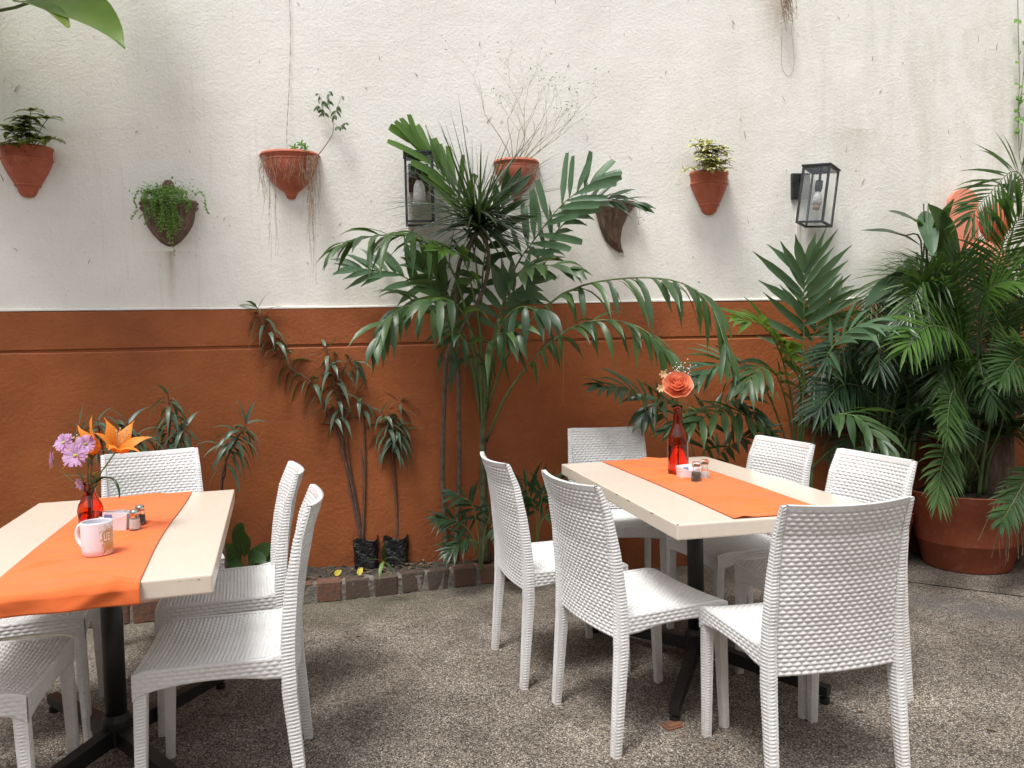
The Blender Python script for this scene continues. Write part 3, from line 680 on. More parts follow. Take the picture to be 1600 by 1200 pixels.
def stem_tube(parent, pts, r=.0022, mat='stem'):
    m = MB(); m.tube(spline(pts, 10), r, 5); return m.build('stem', M[mat], parent, True)
def lily(root_p, head, face, size, label, seed):
    t = empty('lily', root_p); tag(t, label, 'flower'); r = random.Random(seed); head = V(head) - V(root_p); fa = V(face).normalized()
    stem_tube(t, [V((0,0,.012)), V((0,0,.13)), head*.6 + V((0,0,.05)), head - fa*size*.35], .0026)
    a = fa.cross(V((0,0,1))).normalized(); b = a.cross(fa); c = head - fa*size*.35
    for i in range(6):
        th = 2*PI*i/6 + seed*.3; o = a*math.cos(th) + b*math.sin(th); m = MB()
        blade(m, c + o*.002, fa*1.0 + o*.35, fa*-1+o*.6, size*1.15, size*(.52 if i % 2 else .42), 1.5, 'lance', 9, .28, 0, o*1.0 - fa*.35, .03); m.build('petal', M['lily'], t, True)
    for i in range(6):
        th = 2*PI*(i+.5)/6; o = a*math.cos(th) + b*math.sin(th); m = MB(); m.tube([c, c+fa*size*.4+o*.006, c+fa*size*.75+o*.018], .0009, 4); s_ = m.build('stamen', M['cream'], t, True)
        m = MB(); m.ico(c+fa*size*.77+o*.018, .0026, 1.8); m.build('anther', M['cream'], s_, True)
    return t
def daisy(root_p, head, face, rad, label, seed):
    t = empty('mauve_daisy', root_p); tag(t, label, 'flower', 'mauve daisies in the carafe'); r = random.Random(seed); head = V(head)-V(root_p); fa = V(face).normalized()
    stem_tube(t, [V((0,0,.012)), V((0,0,.12)), head*.6 + V((0,0,.04)), head - fa*.006], .0014)
    a = fa.cross(V((0,0,1))).normalized(); b = a.cross(fa); m = MB()
    for k in range(2):
        for i in range(17):
            th = 2*PI*(i+.5*k)/17 + r.gauss(0,.06); o = a*math.cos(th)+b*math.sin(th); blade(m, head + o*rad*.15 + fa*.001*k, o + fa*(.25+.25*k+r.gauss(0,.1)), fa, rad*1.12*r.uniform(.8,1.02), rad*.27, .5, 'trunc', 4, .2, 0, -fa)
    kind(m.build('petals', M['daisy'], t, True), 'stuff'); m = MB(); m.ico(head + fa*.002, rad*.24, .7); m.build('flower_eye', M['daisyeye'], t, True)
# carafe flowers: heads placed by their spot in the photo, near the vase depth
YV = v1.y
lily(v1 + V((.004,0,0)), at(186, 692, YV-.02), (.45,-.35,.75), .105, 'open orange lily facing up, tallest flower of the carafe', 1)
lily(v1 + V((-.004,.004,0)), at(138, 697, YV+.02), (-.45,-.45,.35), .11, 'orange lily turned away at left, behind the mauve daisies', 2)
for i, (u, v, dy, fc, rd, lb) in enumerate([(118, 712, -.05, (-.1,-1,.35), .034, 'largest mauve daisy facing front, centre of its cluster'), (100, 692, -.02, (-.3,-.8,.5), .028, 'mauve daisy at upper left of its cluster, above the largest one'),
        (134, 694, -.03, (.3,-.9,.4), .026, 'mauve daisy at upper right of its cluster, touching the orange lily'), (82, 719, -.01, (-.9,-.5,.1), .024, 'mauve daisy hanging out at far left, turned sideways'), (125, 756, -.03, (-.5,-.7,-.2), .017, 'tiny mauve daisy low beside the carafe neck')]):
    daisy(v1 + V((r_ := rnd.uniform(-.008,.008), rnd.uniform(-.006,.006), 0)), at(u, v, YV+dy), fc, rd, lb, i+3)
def sprig(root_p, tip, leaves, label, seed, mat='leaf', ll=.09, w=.016, prof='lance'):
    t = empty('greenery_sprig', root_p); tag(t, label, 'foliage'); r = random.Random(seed); tip = V(tip)-V(root_p)
    pts = spline([V((0,0,.012)), V((0,0,.12)), tip*.55+V((0,0,.05)), tip], 12); m = MB(); m.tube(pts, .0016, 5); m.build('stem', M['stem'], t, True)
    for i in range(leaves):
        p = pts[4+int(7*i/max(1,leaves-1))]; th = i*2.4+seed; d = V((math.cos(th), math.sin(th)*.8, .5+r.gauss(0,.2))); leaf_obj('leaf', M[mat], t, p, d, V((0,0,1)), ll*r.uniform(.8,1.2), w, .8, prof, 6, .25)
sprig(v1, at(146, 700, YV+.04), 9, 'dark green leafy sprig among the flowers in the carafe', 3)
sprig(v1 + V((.006,.003,0)), at(150, 740, YV-.01), 5, 'short green leaves at the carafe neck', 8, 'leaf_bright', .06, .014)
t = empty('curled_leaf', v1); tag(t, 'single long dark leaf curling out to the right of the carafe', 'leaf'); q = [V(x)-v1 for x in [v1+V((0,0,.10)), at(150,757,YV), at(163,747,YV), at(178,752,YV-.02), at(186,768,YV-.03), at(186,781,YV-.03)]]
m = MB(); pp = spline(q, 14)
for i, pnt in enumerate(pp):
    w = .010*math.sin(PI*min(1,.12+.88*i/13))**.7; m.v += [tuple(pnt+V((-w*.6,0,w*.6))), tuple(pnt), tuple(pnt+V((w*.7,0,.5*w)))]
for i in range(13): m.f += [(i*3,i*3+1,i*3+4,i*3+3),(i*3+1,i*3+2,i*3+5,i*3+4)]; m.m += [0,0]
m.build('leaf_blade', M['leaf_dark'], t, True)
# rose and companions
YB = v2.y
def rose(root_p, head, rad, label):
    t = empty('coral_rose', root_p); tag(t, label, 'flower'); head = V(head)-V(root_p); stem_tube(t, [V((0,0,.012)), V((0,0,.26)), V((0,0,.3)), head-V((0,0,rad*.6))], .003)
    fa = V((-.12,-.78,.55)).normalized(); a = fa.cross(V((0,0,1))).normalized(); b = a.cross(fa); r = random.Random(5)
    rings = [(3,.16,.55,.95),(4,.30,.50,.9),(5,.47,.42,.82),(6,.66,.30,.66),(7,.84,.12,.45),(7,1.0,-.10,.2)]
    for k, (n, rr, hz, cup) in enumerate(rings):
        for i in range(n):
            th0 = 2*PI*i/n + k*.77; span = 2*PI/n*.78; m = MB(); nu, nv = 9, 7
            for j in range(nv):
                s = j/(nv-1)
                for q_ in range(nu):
                    u_ = q_/(nu-1)*2-1; th = th0+u_*span; edge = 1-.22*abs(u_)**2.5; hgt = s*edge
                    R_ = rad*rr*(.25+.75*math.sin(min(1,hgt*1.0)*PI/2)**.8) + rad*.12*max(0,hgt-.75)*4*(1-cup)*.6 + rad*.02*math.sin(u_*5+k+i)
                    z = rad*(-.55 + hgt*(.62+hz)) - rad*.10*max(0,hgt-.8)*5*(1-cup)
                    spir = rad*.05*u_
                    p_ = head + a*((R_+spir)*math.cos(th)) + b*((R_+spir)*math.sin(th)) + fa*z; m.v.append(tuple(p_))
            m.f = grid_faces(nu, nv); m.m = [0]*len(m.f); m.build('petal', M['rose'], t, True)
    for th in range(5):
        o = a*math.cos(th*1.257)+b*math.sin(th*1.257); leaf_obj('sepal', M['leaf'], t, head-fa*rad*.5, o+fa*.1, fa, rad*.5, .008, .3, 'lance', 4)
    for d, ln in (((-.6,-.3,.1),.05),((.8,-.35,-.1),.085),((.5,.3,.2),.06)): leaf_obj('leaf', M['leaf_bright'] if d[0] > .7 else M['leaf'], t, V((0,0,.302)), d, V((0,0,1)), ln, .026, .5, 'ovate', 7)
    return t
rose(v2, at(1059, 599, YB-.02), .062, 'large coral orange rose in the tall red bottle')
def gyps(root_p, tip, label):
    t = empty('babys_breath', root_p); tag(t, label, 'flower'); r = random.Random(3); tip = V(tip)-V(root_p); m = MB(); F_ = MB(); m.tube(spline([V((0,0,.012)), V((0,0,.3)), tip*.5+V((0,0,.15)), tip*.9], 8), .0011, 4)
    for i in range(46):
        q = tip + V((r.gauss(0,.03), r.gauss(0,.02), r.gauss(0,.016))); m.tube([tip*.88, (tip*.9+q)/2+V((0,0,.004)), q], .0005, 3); F_.ico(q, r.uniform(.0016,.0032))
    m.build('stem', M['stem'], t); kind(F_.build('blossoms', M['tiny'], t, True), 'stuff')
gyps(v2, at(1066, 577, YB+.01), 'spray of tiny white flowers above and behind the coral rose')
def alst(root_p, u, v, label, s):
    t = empty('alstroemeria', root_p); tag(t, label, 'flower', 'cream blossoms beside the rose'); h = at(u, v, YB-.01)-V(root_p); stem_tube(t, [V((0,0,.25)), V((0,0,.31)), h*.95], .0012)
    for i in range(6):
        th = i*PI/3+s; leaf_obj('petal', M['cream'], t, h, V((math.cos(th),-.5,math.sin(th))), V((0,-1,0)), .022, .011, .6, 'ovate', 5, .2)
alst(v2, 1032, 606, 'cream blossom left of the coral rose, the lower one', 0); alst(v2, 1036, 584, 'cream blossom at upper left of the coral rose', 1)

# mug with printed side
p = onz(153, 866, TZ); t = empty('mug', p, -.35); tag(t, 'white ceramic mug with gold spatter print on the orange runner', 'mug')
m = MB(); shell(m, [(.036,0),(.0405,.004),(.0415,.02),(.0415,.092),(.041,.096)], .0035, 40); m.build('cup', M['mug'], t, True)
m = MB(); m.tube(spline([V((-.040,0,.078)), V((-.062,0,.080)), V((-.075,0,.060)), V((-.072,0,.036)), V((-.055,0,.018)), V((-.040,0,.018))], 18), [.0065]*18, 8); m.build('handle', M['white'], t, True)
def curved_box(par, th0, th1, z0, z1, R_):
    m = MB(); n = 4; vs = []
    for i in range(n+1):
        th = th0+(th1-th0)*i/n
        for rr in (R_-.001, R_+.0005): vs += [(rr*math.cos(th), rr*math.sin(th), z0), (rr*math.cos(th), rr*math.sin(th), z1)]
    fs = []
    for i in range(n): a = i*4; b = a+4; fs += [(a+2,b+2,b+3,a+3),(a+3,b+3,b+1,a+1),(a,b,b+2,a+2)]
    m.add(vs, fs); return m.build('letter_stroke', M['gold'], par)
A0 = -.30
for (c0, c1, z0, z1) in ((0,.04,.048,.066),(.15,.19,.048,.066),(.0,.19,.044,.048), (.26,.30,.044,.066),(.30,.42,.044,.048),(.30,.40,.0535,.057),(.30,.42,.062,.066)): curved_box(t, A0+c0, A0+c1, z0, z1, .0415)
# sweetener caddies with packets, shakers
def caddy(k, p, rz, label):
    t = empty('sweetener_caddy', p, rz); tag(t, label, 'caddy', 'sweetener caddies'); m = MB(); w, d, h, th = .046, .03, .052, .0035
    def ringv(w, d, z): return [(-w,-d,z),(0,-d*1.06,z),(w,-d,z),(w*1.04,0,z),(w,d,z),(0,d*1.06,z),(-w,d,z),(-w*1.04,0,z)]
    vs = ringv(w*.9,d*.88,0)+ringv(w,d,h)+ringv(w-th,d-th,h)+ringv(w*.9-th,d*.88-th,.004)
    vs[9] = (0,-d*1.06,h-.014); vs[17] = (0,-(d-th)*1.06,h-.014)
    fs = [(i+8*q, (i+1)%8+8*q, (i+1)%8+8*(q+1), i+8*(q+1)) for q in range(3) for i in range(8)]+[tuple(range(7,-1,-1)), tuple(range(24,32))]; m.add(vs, fs); m.build('caddy_body', M['white'], t)
    r = random.Random(k); R_ = Matrix.Rotation(rz, 3, 'Z')
    names = ['foremost', 'second', 'third', 'rearmost']
    for i in range(4):
        m = MB(); m.box(-.036,.036,-.0015,.0015,0,.052); m.cur = 1; m.box(-.03+.012*i,-.008+.012*i,-.0022,.0022,.03,.046); o = m.build('sugar_packet', [M['paper'], M['bluepaper']], None, False, p + R_ @ V((r.gauss(0,.002), -.018+.012*i, .006)))
        o.rotation_euler = (r.uniform(-.15,.15), r.gauss(0,.08), rz); tag(o, '%s white packet standing in the caddy %s' % (names[i], 'beside the mug' if k == 1 else 'beside the tall bottle'), 'packet', 'packets in caddy %s' % ('near the mug' if k == 1 else 'near the bottle'))
caddy(1, onz(179, 827, TZ), .22, 'white sweetener caddy behind the mug, full of packets'); caddy(2, onz(1076, 748, TZ), .1, 'white sweetener caddy in front of the tall red bottle')
def shaker(p, prof, fill, content, cap, label):
    t = empty('shaker', p); tag(t, label, 'shaker'); m = MB(); shell(m, prof, .0022, 14); m.build('glass_jar', M['glass'], t)
    rl = [(max(r-.0027,.002), max(z,.005)) for r, z in prof if z <= fill]; m = MB(); m.lathe([(0,.005)]+rl+[(rl[-1][0], fill),(0,fill)], 14); m.build('contents', M[content], t)
    z = prof[-1][1]; r = prof[-1][0]; m = MB(); m.lathe([(r*.98,z-.004),(r+.0015,z-.004),(r+.0015,z+.008),(r*.8,z+.014),(0,z+.0155)], 18); m.build('cap', M[cap], t, True)
S1 = [(.017,0),(.018,.003),(.0145,.045),(.013,.052)]
shaker(onz(211, 828, TZ), S1, .036, 'salt', 'steel', 'steel capped salt shaker beside the white caddy, right of the mug'); shaker(onz(219.5, 820, TZ), S1, .034, 'pepper', 'steel', 'steel capped pepper shaker half hidden behind the salt, mug table')
S2 = [(.021,0),(.0225,.004),(.021,.022),(.014,.044),(.0125,.055),(.0165,.066)]
shaker(onz(1088, 752, TZ), S2, .038, 'pepper', 'glass', 'glass pepper shaker in front of the caddy on the bottle table'); shaker(onz(1101, 748, TZ), S2, .03, 'salt', 'glass', 'glass salt shaker right of the pepper on the bottle table')

# ================================================================== WALL POTS AND LAMPS
def wall_empty(name, u, v, off=-.012):
    p = onwall(u, v, off); return empty(name, p, WA), p
def half_pot(name, u, v, prof, mat, label, group, bands=(), squash=.8, dots=(), scroll=None, tilt=0.):
    """half-round planter hung on the wall: u,v is the rim centre; prof z is negative downwards; local -Y faces the camera"""
    t, p = wall_empty(name, u, v); tag(t, label, 'wall planter', group); t.rotation_euler = (0, tilt, WA)
    R0 = prof[0][0]; th = .012
    m = MB(); inner = [(max(r-th, .004), min(z+.004, -.004)) for r, z in prof[1:-1]]
    m.lathe([(R0-th, -.002)] + [prof[0]] + prof[1:] + [(.001, prof[-1][1])], 40, PI, 2*PI, squash=squash)
    m.add([(-R0+th,0,0),(R0-th,0,0),(R0-th,0,-.05),(-R0+th,0,-.05)], [(0,1,2,3)])
    m.lathe([(R0-th,-.002),(R0-th-.004,-.05)], 40, PI, 2*PI, squash=squash); m.build('pot_body', mat, t, True)
    m = MB(); m.lathe([(.001,-.028),(R0-th-.001,-.028)], 30, PI, 2*PI, squash=squash); m.build('potting_soil', M['soil'], t)
    pr_r = lambda z: float(np.interp(-z, [-q for r, q in prof], [r for r, q in prof]))
    for z, h, d in bands:
        m = MB(); m.lathe([(pr_r(z+h)+.0005,z+h),(pr_r(z)+d,z+h*.5),(pr_r(z)+d,z-h*.5),(pr_r(z-h)+.0005,z-h)], 40, PI, 2*PI, squash=squash); m.build('raised_band', mat, t, True)
    for a, z, s in dots:
        m = MB(); th_ = math.radians(a); m.ico((pr_r(z)*math.cos(th_), pr_r(z)*math.sin(th_)*squash, z), s); m.build('raised_stud', mat, t, True)
    if scroll:
        for cz, a0, pts in scroll:
            m = MB(); q = [V((pr_r(cz+z)*math.cos(math.radians(a0+a)), pr_r(cz+z)*math.sin(math.radians(a0+a))*squash, cz+z)) for a, z in pts]; m.tube(spline(q, 16), .0045, 6); m.build('scroll_relief', mat, t, True)
    return t, p
PG = 'terracotta wall planters'
P1 = [(.128,0),(.130,-.012),(.124,-.02),(.124,-.055),(.119,-.09),(.098,-.135),(.066,-.19),(.050,-.215),(.044,-.235),(.030,-.252),(.010,-.258)]
sc1 = [(-.1, 262, [(-16,-.012),(-16,.008),(-8,.014),(-3,.004),(-6,-.006)]), (-.1, 285, [(-10,-.004),(-4,.01),(3,-.008),(9,.01),(16,.012)])]
half_pot('terracotta_wall_pot', 43, 231, P1, M['terra'], 'terracotta wall planter with scroll relief at the far left edge', PG, [(-.068,.008,.006),(-.198,.006,.005)], .85, [(250,-.012,.006),(238,-.045,.005),(285,-.045,.006)], sc1, .03)
P6 = [(.115,0),(.117,-.014),(.110,-.022),(.110,-.06),(.106,-.085),(.088,-.13),(.060,-.185),(.05,-.205),(.043,-.225),(.026,-.24),(.008,-.245)]
half_pot('terracotta_wall_pot', 1107, 270, P6, M['terra'], 'terracotta wall planter with curl relief below a variegated plant', PG, [(-.07,.007,.005),(-.19,.005,.004)], .85, [(275,-.045,.006),(300,-.1,.005),(308,-.11,.004),(296,-.115,.004),(312,-.098,.004)], [(-.11, 284, [(-6,-.002),(-4,.014),(4,.016),(8,.004),(4,-.006),(3,-.03)])])
P3 = [(.153,0),(.157,-.01),(.152,-.022),(.140,-.03),(.145,-.042),(.143,-.06),(.128,-.105),(.100,-.15),(.066,-.185),(.036,-.205),(.030,-.22),(.022,-.238),(.008,-.244)]
half_pot('round_wall_pot', 453, 241, P3, M['terra'], 'smooth rounded terracotta wall planter trailing dry roots', PG, [(-.012,.006,.004),(-.04,.006,.004)], .8)
P4 = [(.125,0),(.129,-.01),(.124,-.02),(.116,-.028),(.120,-.04),(.118,-.06),(.105,-.10),(.082,-.135),(.054,-.165),(.032,-.185),(.028,-.2),(.018,-.225),(.006,-.23)]
half_pot('round_wall_pot', 806, 252, P4, M['terra'], 'rounded terracotta wall planter half hidden behind the spiky crown', PG, [(-.012,.005,.004),(-.035,.005,.004)], .8)
# carved brown clay pocket
P2 = [(.143,0),(.148,-.008),(.146,-.02),(.138,-.026),(.146,-.032),(.144,-.046),(.132,-.055),(.128,-.09),(.116,-.13),(.088,-.175),(.052,-.215),(.02,-.236),(.006,-.238)]
t2, p2 = half_pot('carved_wall_pot', 264, 315, P2, M['carved'], 'brown carved clay wall planter overflowing with small green creeper', None, [(-.012,.005,.004),(-.038,.005,.004)], .62)
for a0 in (242, 258, 275, 290):
    for k in range(5):
        m = MB(); q = []
        for i in range(7):
            s = i/6; a = math.radians(a0 + (k-2)*3.2*s + 1.5*math.sin(s*3)); z = -.20 + .10*s*(1-.12*abs(k-2)); rr = float(np.interp(-z, [-b for _, b in P2], [r for r, _ in P2]))+.002; q.append(V((rr*math.cos(a), rr*math.sin(a)*.62, z)))
        m.tube(q, [.003,.004,.0045,.0045,.004,.003,.001], 5); m.build('leaf_carving', M['carved'], t2, True)
m = MB(); m.lathe([(.03,.0),(.034,.02),(.03,.045),(.018,.062),(.0,.066)], 14, PI, 2*PI, c=(.0,0,.05), squash=.35); m.box(-.024,.028,-.008,0,-.01,.06); m.build('hanging_lug', M['carved'], t2)
# horn-shaped pot
t5, p5 = wall_empty('horn_wall_pot', 966, 318); tag(t5, 'dark brown horn shaped wall planter with curved tip', 'wall planter')
m = MB(); n = 26; ax = []; 
for i in range(22):
    s = i/21; z = -.28*s; cx = -.022 + float(np.interp(s, [0,.25,.5,.75,.9,1], [0,-.012,-.02,-.010,.014,.040])); r = float(np.interp(s, [0,.1,.25,.5,.75,.92,1], [.118,.112,.092,.066,.046,.026,.014]))
    if i < 2: r += .006
    if i in (3,): r += .004
    for j in range(n+1):
        a = PI + PI*j/n; ru = 1 + .035*math.sin(a*13+s*2)*(1-s*.4); m.v.append((cx - .005 + r*ru*math.cos(a), r*ru*math.sin(a)*.85, z))
for i in range(21):
    for j in range(n): a = i*(n+1)+j; m.f.append((a, a+1, a+n+2, a+n+1)); m.m.append(0)
m.f.append(tuple(range(21*(n+1), 22*(n+1)))); m.m.append(0); m.build('horn_body', M['carved'], t5, True)
m = MB(); m.lathe([(.001,-.01),(.108,-.01)], 26, PI, 2*PI, c=(-.025,0,0), squash=.85); m.build('potting_soil', M['soil'], t5)
m = MB(); m.lathe([(.113,.004),(.123,.002),(.124,-.014),(.114,-.02)], 30, PI, 2*PI, c=(-.022,0,0), squash=.85); m.build('rim', M['carved'], t5, True)

def lantern(u, v, yaw, tilt, label, w=.165, h=.385, out=.07, lean=0., plate_dx=0.):
    """box wall lantern; u,v = middle of the back plate"""
    t, p = wall_empty('wall_lantern', u, v); tag(t, label, 'wall lamp', 'black box wall lanterns'); K = M['lampblack']
    m = MB(); m.box(-.055,.055,-.022,0,-.075,.075); m.build('back_plate', K, t)
    m = MB(); m.bar((0,-.02,.045),(0,-out-.02,.045),.03,.02); m.build('arm', K, t)
    R = Matrix.Rotation(yaw, 3, 'Z') @ Matrix.Rotation(tilt, 3, 'X') @ Matrix.Rotation(lean, 3, 'Y'); c = V((plate_dx, -out - w*.5, -.085)); b = .012; q = w/2-b/2
    def put(mb, name, mat, par=None, smooth=False):
        mb.v = [tuple(R @ V(x) + c) for x in mb.v]; return mb.build(name, mat, par or t, smooth)
    for sx in (-1,1):
        for sy in (-1,1): m = MB(); m.box(sx*q-b/2,sx*q+b/2,sy*q-b/2,sy*q+b/2,-h/2,h/2); put(m, 'corner_post', K)
    for z in (-h/2, h/2-b):
        for s in (-1,1):
            m = MB(); m.box(-q+b/2,q-b/2,s*q-b/2,s*q+b/2,z+.0005,z+b-.0005); put(m, 'rail', K); m = MB(); m.box(s*q-b/2,s*q+b/2,-q+b/2,q-b/2,z+.0005,z+b-.0005); put(m, 'rail', K)
    m = MB(); m.box(-q-b*.9,q+b*.9,-q-b*.9,q+b*.9,h/2+.0005,h/2+.009); m.box(-.03,.03,-.03,.03,h/2+.0095,h/2+.02); put(m, 'roof', K)
    for s in (-1,1):
        m = MB(); m.box(-q+b/2,q-b/2,s*q-.0015,s*q+.0015,-h/2+b,h/2-b); put(m, 'pane', M['glass']); m = MB(); m.box(s*q-.0015,s*q+.0015,-q+b/2,q-b/2,-h/2+b,h/2-b); put(m, 'pane', M['glass'])
    m = MB(); m.tube([(0,0,h/2-.001),(0,0,h/2-.07)], .008, 8); m.lathe([(0,h/2-.07),(.02,h/2-.07),(.022,h/2-.11),(.017,h/2-.13),(0,h/2-.13)], 16); put(m, 'socket', K, None, True)
    return t, R, c, h, put
tl, R_, c_, h_, put = lantern(654, 279, .0, 0., 'black box lantern on the wall left of the palm, with white bulb', .155, .37, .03)
m = MB(); m.lathe([(0,h_/2-.13),(.017,h_/2-.135),(.03,h_/2-.165),(.034,h_/2-.21),(.032,h_/2-.265),(.0,h_/2-.27)], 18); put(m, 'bulb', M['bulb'], None, True)
tl, R_, c_, h_, put = lantern(1249, 292, .72, .10, 'black box lantern on the wall at right, hanging crooked above a conduit', .158, .325, .055, .09, .04)
m = MB(); m.lathe([(0,h_/2-.13),(.016,h_/2-.135),(.026,h_/2-.165),(.027,h_/2-.205),(0,h_/2-.206)], 18); put(m, 'bulb', M['bulb'], None, True)
m = MB(); m.lathe([(0,h_/2-.205),(.022,h_/2-.205),(.020,h_/2-.235),(0,h_/2-.24)], 16); put(m, 'bulb_base', M['socket'], None, True)
for (u, v0, v1_, lb) in ((1246, 308, 470, 'thin white conduit running down from the right lantern'), (640, 349, 482, 'thin white conduit running down from the lantern beside the palm')):
    a = onwall(u, v0, -.012); b_ = onwall(u+2, v1_, -.012); m = MB(); m.box(-.009,.009,-.012,0,b_.z-a.z,0); tag(m.build('conduit', M['pvc'], None, False, a, WA), lb, 'conduit')

# ---- plants of the wall pots
def scatter_leaves(m, c, n, spread, ln, w, r, prof='ovate', droop=.6, up=.4, nleaf=1):
    for i in range(n):
        p = V(c) + V((r.gauss(0,spread[0]), -abs(r.gauss(0,spread[1])), r.gauss(0,spread[2]))); a = r.uniform(0,2*PI)
        blade(m, p, V((math.cos(a), math.sin(a)*.8-.2, up*r.uniform(-.5,1.2))), V((0,-.3,1)), ln*r.uniform(.6,1.2), w*r.uniform(.7,1.1), droop, prof, 4, .2)
def umbrella_plant(u, v, stems, label, mat, seed, ln, w):
    """schefflera: stems ending in whorls of leaflets"""
    p = onwall(u, v, .07); t = empty('umbrella_plant', p, WA); tag(t, label, 'plant'); r = random.Random(seed); 
    for (du, dv, dy) in stems:
        e = onwall(u+du, v+dv, .09+dy) - p; e = Matrix.Rotation(-WA,3,'Z') @ e; m = MB(); b0 = V((e.x*.25, .0, -.03)); m.tube(spline([b0, b0.lerp(e,.5)+V((0,0,.02)), e], 8), .0018, 4); s_ = m.build('stem', M['stem'], t, True)
        k = r.randint(6,8)
        for i in range(k):
            a = 2*PI*i/k + r.random()*.5; leaf_obj('leaflet', M[mat], s_, e, V((math.cos(a), math.sin(a)*.75-.25, .28+r.gauss(0,.12))), V((0,-.35,1)), ln*r.uniform(.75,1.15), w*r.uniform(.8,1.1), 1.1, 'ovate', 5, .22)
r0 = random.Random(21)
umbrella_plant(1107, 262, [(r0.gauss(0,13), r0.uniform(-42,0), r0.uniform(-.03,.06)) for _ in range(26)] + [(-18,-34,0),(-28,2,.03),(26,2,.03),(4,4,.07),(-8,-12,.07)], 'bushy cream and green variegated plant in the right wall planter', 'scheff', 4, .068, .030)
umbrella_plant(40, 226, [(r0.gauss(0,20), r0.uniform(-42,-2), r0.uniform(-.03,.06)) for _ in range(13)] + [(34,-40,.02),(8,-52,.0),(38,-8,.03),(-22,-20,.03),(-34,0,.02)], 'dark glossy leafy plant in the far left wall planter', 'scheff_dark', 5, .085, .042)
# creeper spilling over the carved pot
t = empty('creeper', p2, WA); tag(t, 'small leaved bright green creeper spilling over the carved planter', 'plant'); r = random.Random(8); m = MB(); st = MB()
for i in range(52):
    x0 = r.gauss(.0,.075); L_ = abs(r.gauss(.05,.05)) + (.12 if -.01 < x0 < .07 else .02); y0 = -.05-.04*r.random(); q = [V((x0*.6,-.03,0)), V((x0,y0-.02,.03+.02*r.random())), V((x0*1.15,y0-.055,-.01)), V((x0*1.2+r.gauss(0,.01),y0-.05,-L_*.6)), V((x0*1.2+r.gauss(0,.015),y0-.035,-L_))]
    sp_ = spline(q, 22); st.tube(sp_, .0009, 3)
    for pnt in sp_[3:]:
        for k in range(2):
            a = r.uniform(0,2*PI); blade(m, pnt, V((math.cos(a), -.6, math.sin(a)*.6+.2)), V((0,-1,.4)), r.uniform(.008,.014), r.uniform(.006,.011), .3, 'ovate', 3, .1)
for i in range(420):
    a = r.uniform(0,2*PI); blade(m, V((r.gauss(.0,.07),-.05+r.gauss(0,.03),.025+abs(r.gauss(0,.03)))), V((math.cos(a),-.5,math.sin(a)*.5+.4)), V((0,-.6,.8)), r.uniform(.009,.016), r.uniform(.007,.012), .3, 'ovate', 3, .1)
st.build('runners', M['stem'], t); kind(m.build('small_leaves', M['creeper'], t, True), 'stuff')
# roots trailing from the round pot + its seedling and sapling
def roots(name, u, v, strands, label, seed, off=.06, rr=.0012):
    p = onwall(u, v, off); t = empty(name, p, WA); tag(t, label, 'roots'); r = random.Random(seed); m = MB()
    for (du, L_, n, sp) in strands:
        for k in range(n):
            x = du*.0035 + r.gauss(0, sp); y = r.gauss(0,.012); ll = L_*.0035*r.uniform(.55,1.05); pts = []; dx = 0
            for i in range(9): s = i/8; dx += r.gauss(0,.006); pts.append(V((x+dx, y+r.gauss(0,.002)-.03*math.sin(s*1.5), -ll*s)))
            m.tube(pts, [rr*(1.1-.7*i/8) for i in range(9)], 3)
            for b in range(2):
                i = r.randint(2,6); q = pts[i]; m.tube([q, q+V((r.gauss(0,.012),r.gauss(0,.005),-.012)), q+V((r.gauss(0,.018),0,-.03))], rr*.5, 3)
    kind(m.build('root_strands', M['root'], t), 'stuff'); return t
roots('trailing_roots', 453, 243, [(-36,100,7,.008),(-27,160,6,.006),(36,130,12,.012),(25,190,9,.007),(31,75,12,.012),(5,50,6,.02),(-15,35,5,.02),(15,60,7,.02),(-40,60,5,.006)], 'tangle of dry brown roots trailing from the round planter', 3, .09)
roots('trailing_roots', 808, 256, [(-33,60,6,.008),(30,75,8,.008),(20,30,6,.02)], 'dry roots trailing from the planter behind the spiky crown', 5, .075)
roots('hanging_root_bundle', 1228, -12, [(-3,45,9,.012),(3,70,6,.014),(0,62,6,.008),(5,55,5,.014)], 'bundle of dry roots hanging at the top edge of the wall', 9, .05, .0018)
m = MB(); a = onwall(1222,40,-.008); pts = [onwall(x,y,-.008) for x,y in ((1222,40),(1221,80),(1222,105),(1230,118),(1238,112),(1241,90),(1238,60),(1236,36))]; m.tube(spline(pts,24), .0008, 4); tag(m.build('root_loop', M['root']), 'thin looped root hanging on the wall below the root bundle', 'roots')
m = MB(); m.tube(spline([onwall(x,y,o) for x,y,o in ((452,-10,0),(454,60,.0),(452,130,.0),(450,170,.01),(448,210,.03),(449,243,.07))], 40), [.0013+.0007*math.sin(i*2.1) for i in range(40)], 4); tag(m.build('dry_vine', M['twig']), 'thin dry vine running up the wall from the round planter', 'vine')
